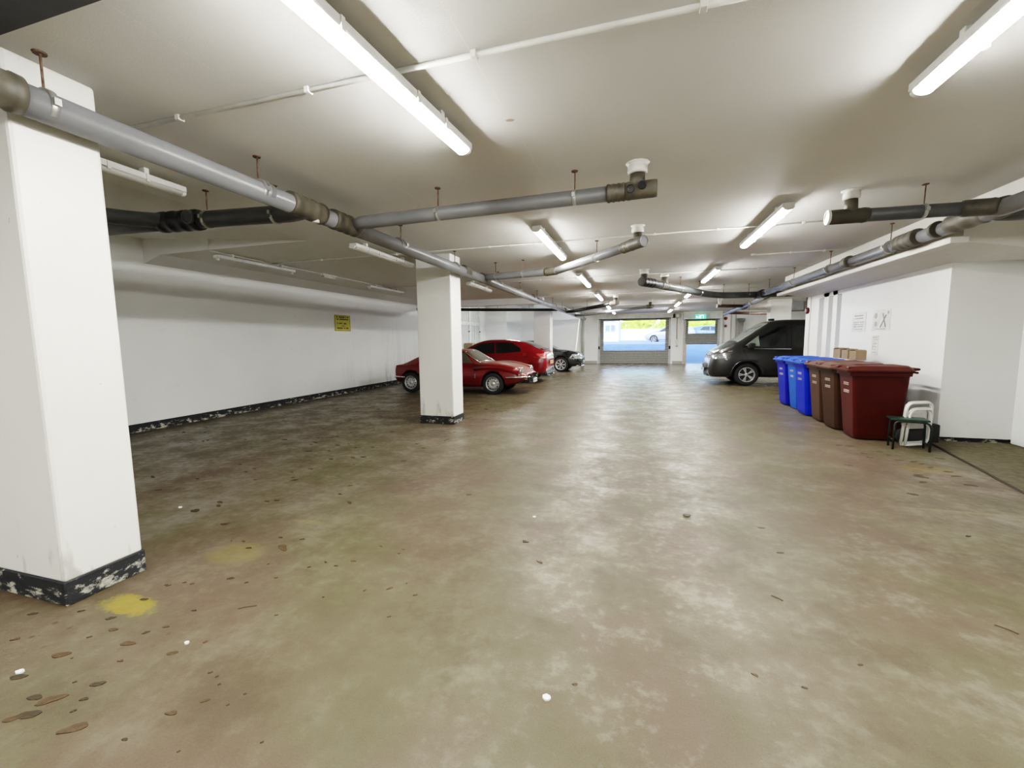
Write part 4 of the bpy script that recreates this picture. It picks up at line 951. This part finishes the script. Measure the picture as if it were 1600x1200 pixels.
# ------------------------------------------------------------------ wheelie bins
def make_bin(x, y, rz, body_m, lid_m, label, group, sc=1., mark=True):
    t = thing('wheelie_bin', (x, y, 0), label, 'bin', group, rz)     # front face looks towards local -X
    def rr(x0, x1, w, r=.045, n=4):
        pts = []
        for cx, cy, a0 in ((x1-r, w-r, 0), (x0+r, w-r, 90), (x0+r, -w+r, 180), (x1-r, -w+r, 270)):
            for k in range(n+1):
                a = R(a0+90*k/n); pts.append((cx+r*math.cos(a), cy+r*math.sin(a)))
        return pts
    bm = bmn(); rings = []
    for z, x0, x1, w in ((.02, -.23, .26, .205), (.08, -.245, .275, .215), (.30, -.262, .29, .228), (.80, -.305, .325, .255), (.90, -.315, .33, .262), (.905, -.345, .345, .285), (.955, -.35, .35, .288), (.96, -.33, .335, .27)):
        rings.append([bm.verts.new((p[0], p[1], z*sc)) for p in rr(x0, x1, w)])
    m = len(rings[0])
    for a, b in zip(rings, rings[1:]):
        for k in range(m): bm.faces.new((a[k], a[(k+1) % m], b[(k+1) % m], b[k]))
    bm.faces.new(list(reversed(rings[0]))); bm.faces.new(rings[-1])
    obj('body', bm, body_m, t, local=True)
    bm = bmn(); rings = []
    for z, x0, x1, w in ((.962, -.385, .365, .298), (.985, -.39, .37, .302), (.992, -.37, .36, .29), (1.03, -.30, .34, .24), (1.045, -.22, .33, .20), (1.03, -.16, .30, .17), (1.035, .0, .28, .15)):
        rings.append([bm.verts.new((p[0], p[1], z*sc)) for p in rr(x0, x1, w, .05)])
    for a, b in zip(rings, rings[1:]):
        for k in range(m): bm.faces.new((a[k], a[(k+1) % m], b[(k+1) % m], b[k]))
    bm.faces.new(list(reversed(rings[0]))); bm.faces.new(rings[-1])
    lid = obj('lid', bm, lid_m, t, local=True)
    for s in (-1, 1):
        bm = bmn(); bx(bm, -.37, -.25, s*.19-.05, s*.19+.05, 1.0*sc, 1.03*sc, .012, 2); obj('lid_grip', bm, lid_m, lid, local=True)
    bm = bmn(); tube(bm, [(.33, -.22, .99*sc), (.42, -.22, 1.0*sc), (.42, .22, 1.0*sc), (.33, .22, .99*sc)], .017, 10); tube(bm, [(.40, -.24, .955*sc), (.40, .24, .955*sc)], .014, 8); obj('handle', bm, body_m, t, local=True)
    for s in (-1, 1):
        bm = bmn(); lathe(bm, [(.06, -.022), (.098, -.025), (.1, -.015), (.1, .015), (.098, .025), (.05, .022)], 24, Matrix.Translation((.30, s*.25, .1)) @ Matrix.Rotation(PI/2, 4, 'X')); obj('wheel', bm, RUBBER, t, local=True)
    bm = bmn(); tube(bm, [(.30, -.25, .1), (.30, .25, .1)], .012, 8); obj('axle', bm, GALV, t, local=True)
    if mark:
        rr_ = random.Random(int(y*10))
        for z, w in ((.79, .16), (.68, .17)):
            bm = bmn(); u = -w/2
            while u < w/2:
                c = rr_.uniform(.012, .026); xx = -.30+(.80-z)*.086-.004
                bx(bm, xx-.003, xx+.002, -u-c, -u, (z-.008)*sc, (z+.008)*sc); bx(bm, xx-.003, xx+.002, -u-c*.7, -u+.004, (z-.03)*sc, (z-.018)*sc); u += c+.006
            obj('marking', bm, simple('bin_marking', (.36, .30, .26), .6), t, local=True)
    return t
def plastic(n, c):
    m = simple(n, c, .45, var=.10, scale=5, bumpk=.15)
    for nd in m.node_tree.nodes:
        if nd.type == 'BSDF_PRINCIPLED': nd.inputs['Specular IOR Level'].default_value = .22
    return m
MAR, MARL = plastic('maroon_plastic', (.052, .003, .001)), plastic('maroon_lid', (.062, .015, .010))
BRN, BRNL = plastic('brown_plastic', (.040, .018, .008)), plastic('brown_lid', (.14, .075, .06))
BLU, BLUL = plastic('blue_plastic', (.001, .022, .42)), plastic('blue_lid', (.04, .10, .52))
LBL = plastic('light_blue_plastic', (.004, .07, .42))
make_bin(3.20, 7.22, R(-3), MAR, MARL, 'maroon wheelie bin nearest the camera with faded white marking', 'maroon bins')
make_bin(3.20, 7.88, R(2), BRN, BRNL, 'brown wheelie bin directly behind the maroon bin', 'brown bins')
make_bin(3.24, 8.52, R(-1), plastic('brown_plastic_worn', (.055, .027, .013)), BRNL, 'worn brown wheelie bin beside the blue bins', 'brown bins')
make_bin(3.22, 9.16, R(1), BLU, BLUL, 'blue wheelie bin next to the brown bins', 'blue bins')
make_bin(3.28, 9.79, R(0), LBL, BLUL, 'lighter blue wheelie bin, middle of the three blue ones', 'blue bins')
make_bin(3.27, 10.43, R(2), plastic('deep_blue_plastic', (.002, .010, .30)), BLUL, 'deep blue wheelie bin at the far end of the row, near the van', 'blue bins')
# cardboard cartons on the bin lids by the wall
CARD = simple('brown_carton_card', (.27, .19, .115), .8, scale=4)
for x, y, wx, wy, h, rz, lab in ((3.64, 9.36, .08, .12, .17, 4, 'brown cardboard carton on the bin lids, leftmost of the three'), (3.62, 8.98, .08, .13, .16, -3, 'brown cardboard carton on the bin lids, middle of the three'), (3.60, 8.64, .08, .10, .15, 5, 'brown cardboard carton on the bin lids, rightmost of the three')):
    t = thing('cardboard_carton', (x, y, 1.052), lab, 'carton', 'cardboard cartons on the bins', R(rz))
    bm = bmn(); bx(bm, -wx, wx, -wy, wy, 0, h, .006, 1); obj('box', bm, CARD, t, local=True)
    for s in (-1, 1):
        bm = bmn(); v = [bm.verts.new(p) for p in ((-wx, s*wy, h), (wx, s*wy, h), (wx, s*(wy-.05), h+.018), (-wx, s*(wy-.05), h+.018))]; bm.faces.new(v)
        ex = bmesh.ops.extrude_face_region(bm, geom=bm.faces[:]); bmesh.ops.translate(bm, verts=[q for q in ex['geom'] if isinstance(q, bmesh.types.BMVert)], vec=(0, 0, .003)); obj('flap', bm, CARD, t, local=True)

# ------------------------------------------------------------------ folded chairs and green stool
def folded_chair(x, y, rz, lean, label, m, panel):
    t = thing('folding_chair', (x, y, 0), label, 'chair', 'folded white chairs against the wall', rz)
    def fr(x0, z0, z1, w, r=.013, dx=0):
        pts = rnd([(x0, -w, z0+.01), (x0+dx, -w, z1), (x0+dx, w, z1), (x0, w, z0+.01), (x0, -w+.0, z0+.011)], .09, 6)
        bm = bmn(); tube(bm, pts, r, 10); return bm
    obj('back_frame', fr(0, .02, .58, .19, .014, lean), m, t, local=True)
    obj('leg_frame', fr(.035, .02, .50, .165, .013, lean*.8), m, t, local=True)
    bm = bmn(); bx(bm, .012, .03, -.14, .14, .24, .46, .006, 1); obj('seat_panel', bm, panel, t, local=True)
    bm = bmn()
    for k in range(5): bx(bm, .006, .012, -.14, .14, .26+.04*k, .275+.04*k)
    obj('seat_slats', bm, simple('seat_slat_grey', (.45, .45, .43), .5), t, local=True)
    bm = bmn(); bx(bm, .012, .03, -.14, .14, .08, .22); obj('sling', bm, BLACKM, t, local=True)
    bm = bmn(); tube(bm, [(.02, -.18, .3), (.02, .18, .3)], .008, 8); obj('hinge_bar', bm, CHROME, t, local=True)
    return t
WT = simple('white_tube', (.80, .80, .76), .3)
folded_chair(3.50, 6.76, R(-66), .05, 'folded white tube framed chair leaning beside the green stool, front one', WT, simple('white_seat', (.62, .62, .58), .5))
folded_chair(3.55, 6.87, R(-66), .04, 'folded white tube framed chair leaning by the wall corner, rear one', WT, simple('white_seat', (.62, .62, .58), .5))
t = thing('folding_stool', (3.34, 6.60, 0), 'dark green folding stool in front of the folded white chairs', 'stool', None, R(-14))
GRN = simple('dark_green_seat', (.008, .032, .022), .4); DG = simple('dark_green_tube', (.008, .018, .014), .35)
bm = bmn(); rr = [(-.19, -.13), (.18, -.13), (.18, .13), (-.19, .13)]; bx(bm, -.19, .19, -.13, .13, .375, .40, .012, 2); obj('seat', bm, GRN, t, local=True)
for s in (-1, 1):
    bm = bmn(); tube(bm, rnd([(-.15, s*.12, .0), (-.145, s*.12, .37), (.15, s*.12, .37), (.20, s*.12, .33), (.20, s*.12, .0)], .06), .013, 10); obj('leg_frame', bm, DG, t, local=True)
bm = bmn(); tube(bm, [(.20, -.12, .08), (.20, .12, .08)], .01, 8); tube(bm, [(-.148, -.12, .12), (-.148, .12, .12)], .01, 8); obj('stretcher', bm, DG, t, local=True)
t = thing('plastic_crate', (3.72, 7.02, 0), 'low black crate tucked behind the folded chairs at the wall', 'crate')
bm = bmn(); bx(bm, 3.60, 3.90, 6.98, 7.11, .0, .26, .012, 1); obj('body', bm, BLACKM, t)

# ------------------------------------------------------------------ fallen leaves, chips and twigs
def leaf_mesh(seed):
    rr = random.Random(seed); bm = bmn(); n = 14; L = .05
    pts = []
    for k in range(n):
        a = 2*PI*k/n; r = L*(1+.10*math.sin(3*a+seed)+rr.uniform(-.10, .10)); pts.append((r*math.cos(a), r*.42*math.sin(a)))
    c = bm.verts.new((0, 0, .003)); vs = [bm.verts.new((p[0], p[1], .0015+rr.uniform(0, .003))) for p in pts]
    lo = [bm.verts.new((p[0], p[1], .0004)) for p in pts]
    for k in range(n): bm.faces.new((c, vs[k], vs[(k+1) % n])); bm.faces.new((vs[k], lo[k], lo[(k+1) % n], vs[(k+1) % n]))
    bm.faces.new(list(reversed(lo)))
    me = bpy.data.meshes.new('leaf'); bmesh.ops.recalc_face_normals(bm, faces=bm.faces); bm.to_mesh(me); bm.free()
    me.materials.append([simple('brown_leaf', (.062, .038, .018), .7, var=.4, scale=30), simple('dark_leaf', (.035, .024, .014), .7, var=.4, scale=30)][seed % 2]); return me
LM = [leaf_mesh(i) for i in range(6)]
LV = [(-2.58, 1.18, 1.6), (-2.59, 1.04, 1.5), (-2.29, 1.0, 2), (-2.37, 0.99, 1.3), (-2.03, 0.94, 2), (-2.2, 1.11, 1.2), (-2.55, 1.37, 1), (-2.67, 1.43, 1), (-2.36, 1.32, 1.5), (-2.16, 1.04, 0.7), (-1.74, 1.09, 1), (-2.68, 1.6, 1), (-2.08, 1.33, 1), (-2.36, 1.4, 0.7), (-2.31, 1.46, 0.7), (-2.3, 1.6, 0.6), (-2.94, 1.19, 0.8), (-2.69, 1.74, 0.6), (-2.57, 1.79, 0.5), (-2.39, 1.9, 0.7), (-3.18, 2.51, 0.8), (-3.68, 2.66, 1), (-4.57, 2.95, 0.8), (-5.11, 3.25, 0.6), (-7.2, 5.11, 0.8), (-7.19, 5.48, 0.8), (-3.66, 2.86, 0.9), (-2.63, 2.24, 0.5), (-2.76, 2.31, 0.5), (-2.9, 1.43, 0.7), (-2.6, 1.3, 0.5), (-3.13, 1.34, 1), (-1.67, 1.17, 0.7), (-1.79, 0.96, 0.5), (-2.26, 1.23, 0.6), (-2.28, 0.93, 1.8), (-2.32, 0.9, 1.2), (-7.15, 5.07, 1), (-7.18, 5.48, 0.8), (-5.08, 5.06, 1.2), (-4.65, 5.26, 0.8), (-4.49, 5.02, 1), (-4.21, 4.58, 1), (-3.31, 4.51, 1), (-3.42, 4.45, 1), (-2.71, 4.48, 0.9), (-3.59, 3.92, 0.8), (-3.79, 5.94, 0.8), (-2.68, 5.65, 0.6), (-2.72, 3.32, 0.6), (-2.78, 3.55, 0.6), (-2.49, 3.16, 0.8), (-3.25, 2.99, 0.7), (-3.18, 3.03, 0.6), (-3.59, 2.79, 0.8), (-3.18, 2.5, 0.8), (-2.4, 2.31, 1.4), (-2.4, 1.9, 0.8), (-1.38, 2.07, 0.8), (-1.2, 2.05, 0.6), (-1.51, 3.62, 0.6), (-3.69, 2.64, 1), (-2.67, 7.3, 2), (-2.73, 6.7, 1), (-3.02, 7.02, 1), (-2.65, 8.56, 1.2), (-2.42, 8.42, 1), (-2.65, 8.19, 1), (-3.47, 3.55, 0.8), (-5.07, 3.23, 0.7), (-4.54, 3.32, 0.5), (-0.59, 2.59, 0.6), (-0.75, 2.84, 0.5), (-7.14, 10.16, 1.2), (-5.35, 7.89, 1), (-2.31, 9.46, 1), (-2.71, 1.74, 0.5), (-2.63, 1.79, 0.5), (-4.05, 4.96, 0.8), (-3.72, 4.91, 0.7), (-3.65, 4.33, 0.8), (-2.79, 5.11, 1), (-0.76, 2.85, 0.5), (-0.59, 2.59, 0.6), (0.95, 3.14, 0.6), (-0.23, 1.66, 0.5), (2.45, 4.65, 0.7), (2.83, 5.35, 0.9), (2.74, 5.09, 0.9), (0.51, 1.92, 0.6), (0.69, 1.9, 0.5), (0.93, 3.53, 0.6), (2.32, 3.76, 0.5), (0.97, 2.11, 0.5), (2.61, 6.6, 1), (2.72, 6.57, 1), (2.31, 5.57, 1), (2.95, 5.94, 1), (3.08, 5.91, 1), (3.11, 5.82, 0.8), (2.82, 5.29, 1.2), (2.84, 5.26, 1), (2.45, 4.67, 1), (3.45, 6.14, 1), (3.2, 5.55, 1), (3.17, 5.39, 1), (3.12, 5.09, 1.2), (2.72, 6.19, 0.8), (2.7, 6.0, 0.8), (2.94, 6.33, 0.8), (2.96, 6.17, 0.7), (3.12, 5.69, 0.8)]
rl = random.Random(11)
LV += [(round(rl.uniform(-7.2, -2.6), 2), round(rl.uniform(3.0, 9.5), 2), rl.uniform(.4, .8)) for _ in range(60)]
LV += [(round(rl.uniform(-3.3, -2.2), 2), round(rl.uniform(7.4, 9.8), 2), rl.uniform(.5, 1.1)) for _ in range(22)]
LV += [(round(rl.uniform(-2.9, -1.2), 2), round(rl.uniform(.95, 2.6), 2), rl.uniform(.2, .5)) for _ in range(30)]
LV = [q for q in LV if not (-3.75 < q[0] < -3.0 and (1.4 < q[1] < 1.9 or 6.65 < q[1] < 7.2))]
for i, (x, y, s) in enumerate(LV):
    o = bpy.data.objects.new('fallen_leaf', LM[i % 6]); COL.objects.link(o); s *= .48 if y < 2.2 else .85
    o.location = (x, y, 0); o.scale = (s, s, 1); o.rotation_euler = (0, 0, random.uniform(.2, 1.0) if (x < 0 and y < 2.2) else random.uniform(-.6, .5))
    side = 'left' if x < .2 else 'right'
    tag(o, 'small flattened brown leaf lying on the concrete floor, %s half of the garage' % side, 'leaf', 'fallen leaves on the %s' % side)
for x, y, s, lab in ((-.33, 1.56, 1.5, 'white plaster chip in the middle foreground of the floor'), (-.79, 3.28, 1.3, 'small white chip on the floor in line with the shutter, farther back'), (-3.89, 2.67, 1.6, 'small white chip on the floor behind the near pillar'), (-2.08, 1.40, 1.0, 'small white chip on the floor right of the yellow paint'), (-2.62, 1.06, 1.6, 'white scrap on the floor at the left edge of the photo')):
    bm = bmn(); rr = random.Random(int(x*100)); pr = [(.011*s*math.cos(a)*rr.uniform(.8, 1.2), .009*s*math.sin(a)*rr.uniform(.8, 1.2)) for a in [2*PI*q/7 for q in range(7)]]
    prism(bm, pr, 0, .008, 'z'); o = obj('plaster_chip', bm, simple('plaster_white', (.86, .86, .84), .7)); o.location = (x, y, 0); tag(o, lab, 'chip')
bm = bmn(); bmesh.ops.create_icosphere(bm, subdivisions=2, radius=.022)
for v in bm.verts: v.co.x *= 1.3*(1+.15*math.sin(v.co.y*200)); v.co.z = max(v.co.z*.6, -.008)
bmesh.ops.translate(bm, verts=bm.verts, vec=(0, 0, .008)); o = obj('pebble', bm, simple('grey_pebble', (.13, .12, .10), .8)); o.location = (.41, 3.62, 0); tag(o, 'dark grey pebble on the floor right of centre', 'stone')
for x, y, L, a, lab in ((.77, 2.56, .06, -35, 'short dark twig on the floor right of centre'), (1.77, 2.57, .08, -40, 'dark twig on the floor near the right edge of the photo'), (-2.04, 1.70, .09, 35, 'thin dark twig on the floor right of the near pillar')):
    bm = bmn(); tube(bm, rnd([(-L/2, 0, .004), (0, .004, .005), (L/2, -.003, .004)], .02), [.003]*8 if False else .003, 6); o = obj('twig', bm, simple('twig_brown', (.09, .06, .035), .8)); o.location = (x, y, 0); o.rotation_euler = (0, 0, R(a)); tag(o, lab, 'twig')

# ------------------------------------------------------------------ outside
ASPH = simple('tarmac_painted_skylight', (.17, .26, .50), .8, var=.1, scale=1.2, bumpk=.1)  # blue cast of the daylight is put into the tarmac colour
bm = bmn()
prism(bm, [(26.4, -.2), (26.4, 0), (28.0, .02), (36, .98), (38, 1.14), (70, 1.5), (70, -.2)], -30, 40, 'x'); struct('floor_outside', bm, ASPH)
bm = bmn(); bx(bm, -30, -9, 26.4, 26.7, -.2, 7.5); bx(bm, 10, 40, 26.4, 26.7, -.2, 7.5); struct('wall_outside', bm, simple('outside_brick', (.30, .17, .12), .8))
HED = simple('sunlit_hedge', (.42, .52, .04), .8, var=.5, scale=3)
bm = bmn(); rr = random.Random(5)
for i in range(900):
    x = rr.uniform(-9.5, 8); z = 2.98+rr.uniform(0, 1.45); y = 52+rr.uniform(-.8, .8)+.25*abs(z-2.6)
    s = rr.uniform(.12, .3); a = rr.uniform(0, PI); q = [V(-s, 0, -s*.5), V(s, 0, -s*.6), V(s*.8, 0, s*.6), V(-s*.7, 0, s*.5)]
    M = Matrix.Rotation(a, 3, 'Z') @ Matrix.Rotation(rr.uniform(-.8, .8), 3, 'X'); bm.faces.new([bm.verts.new(M @ p + V(x, y, z)) for p in q])
prism(bm, [(51.6, 2.62), (51.4, 3.4), (52, 4.2), (52.8, 3.4), (52.6, 2.62)], -9.6, 16, 'x')
wb = bmn(); bx(wb, -9.6, 16, 51.5, 52.8, 1.0, 2.6); struct('wall_street', wb, simple('pale_street_wall', (.85, .84, .80), .8))
tag(obj('hedge', bm, HED, fix=False), 'sunlit yellow green hedge seen through the shutter panel across the street', 'hedge', kind='stuff')
t = thing('house', (-12, 46, 1.2), 'white building with blue tinted windows seen through the left of the shutter panel', 'building')
bm = bmn(); bx(bm, -16, -1.9, 45, 50, 1.0, 6.5, .02, 1); obj('wall', bm, simple('white_render', (.82, .82, .80), .7), t)
for x in (-4.7, -3.3):
    for z_ in (2.2, 3.2):
        bm = bmn(); bx(bm, x, x+1.1, 44.95, 45.02, z_, z_+.75, .01, 1); w = obj('window', bm, simple('house_window_frame', (.7, .72, .75), .5), t)
        bm = bmn(); bx(bm, x+.08, x+.5, 44.92, 44.96, z_+.08, z_+.67); bx(bm, x+.6, x+1.02, 44.92, 44.96, z_+.08, z_+.67); obj('pane', bm, simple('house_pane', (.22, .30, .40), .1), w)
k = [(-2.12, .52, .74, .80, .62, .50), (-2.0, .30, .95, 1.10, .83, .66), (-1.35, .22, .98, 1.38, .875, .57), (-.2, .20, .94, 1.48, .88, .59), (.25, .20, .92, 1.44, .88, .59), (.7, .20, .90, 1.26, .88, .63), (1.15, .20, .88, 1.03, .875, .70), (1.85, .24, .70, .78, .82, .62), (2.08, .34, .58, .64, .68, .50), (2.14, .42, .52, .56, .5, .4)]
wins = [('side_window', [(-.28, 1.00), (.92, .96), (.35, 1.32), (-.22, 1.38)], 'S', CARGLASS, .004), ('rear_door_window', [(-1.22, 1.06), (-.34, 1.00), (-.29, 1.38), (-.85, 1.36)], 'S', CARGLASS, .004), ('windscreen', [(.45, -.52), (1.12, -.66), (1.12, .66), (.45, .52)], 'T', CARGLASS, .004)]
SIL = simple('silver_car_paint', (.52, .55, .60), .25, .4, coat=.5)
for x, y, z_, rz, m, lab in ((2.75, 41.0, 1.10, PI-.15, SIL, 'silver car outside seen through the right of the wide shutter panel'), (6.6, 44.0, 1.13, .1, simple('blue_car_paint', (.10, .20, .42), .25, .3, coat=.5), 'blue grey car outside seen through the narrow shutter panel')):
    t, bvh = car('parked_car', lab, (x, y, z_), rz, m, k, dict(kind='alloy', spokes=5, rim=.68), [(1.30, .20, .31), (-1.33, .20, .31)], .355, 1.76, .08, wins, group='cars outside in the street')
    for s in (1, -1): obj('headlight', patch(bvh, [(s*.74, .60), (s*.4, .58), (s*.44, .68), (s*.72, .72)], 'F', .012), LAMPG, t, local=True, fix=False)

# ------------------------------------------------------------------ light from outside
w = bpy.data.worlds.new('world'); S.world = w; w.use_nodes = True; t = w.node_tree
for n in list(t.nodes): t.nodes.remove(n)
sky = t.nodes.new('ShaderNodeTexSky'); sky.sky_type = 'NISHITA'; sky.sun_disc = False; sky.sun_elevation = R(42); sky.sun_rotation = R(180); sky.air_density = 1.3; sky.ozone_density = 2.5
bg = t.nodes.new('ShaderNodeBackground'); bg.inputs[1].default_value = 1.0; lk(t, sky.outputs[0], bg.inputs[0])
o = t.nodes.new('ShaderNodeOutputWorld'); lk(t, bg.outputs[0], o.inputs[0])
l = bpy.data.lights.new('sun', 'SUN'); l.energy = 9; l.angle = R(.6); l.color = (1, .96, .88)
so = bpy.data.objects.new('sun', l); COL.objects.link(so); so.rotation_euler = (R(48), 0, R(6))       # shines towards +Y, down
so.location = (0, 0, 12)

# ------------------------------------------------------------------ camera
f, p_, y_, r_ = 664.55, R(5.866), R(16.495), R(-.658)
fw = V(-math.sin(y_)*math.cos(p_), math.cos(y_)*math.cos(p_), -math.sin(p_)); rt0 = V(math.cos(y_), math.sin(y_), 0); up0 = rt0.cross(fw)
rt = rt0*math.cos(r_)+up0*math.sin(r_); up = rt.cross(fw)
cam = bpy.data.cameras.new('camera'); co = bpy.data.objects.new('camera', cam); COL.objects.link(co)
M = Matrix(((rt.x, up.x, -fw.x, 0), (rt.y, up.y, -fw.y, 0), (rt.z, up.z, -fw.z, 1.45), (0, 0, 0, 1))); co.matrix_world = M
cam.sensor_width = 36; cam.lens = 36*f/1600; cam.clip_start = .05; cam.clip_end = 500
S.camera = co
S.view_settings.view_transform = 'Standard'; S.view_settings.look = 'None'; S.view_settings.exposure = 0.0; S.view_settings.gamma = 1.0
vs = S.view_settings; vs.use_curve_mapping = True; cm = vs.curve_mapping; cm.white_level = (2.6, 2.6, 2.6)
cu = cm.curves[3]
cu.points[0].location = (0, 0); cu.points[-1].location = (1, 1)
for px_, py_ in ((.010, .019), (.035, .125), (.09, .335), (.20, .585), (.38, .79), (.66, .93)): cu.points.new(px_, py_)
cm.update()
S.cycles.use_denoising = True
S.cycles.max_bounces = 8; S.cycles.diffuse_bounces = 5; S.cycles.transparent_max_bounces = 12
S.cycles.sample_clamp_indirect = 4
S.cycles.caustics_reflective = False; S.cycles.caustics_refractive = False
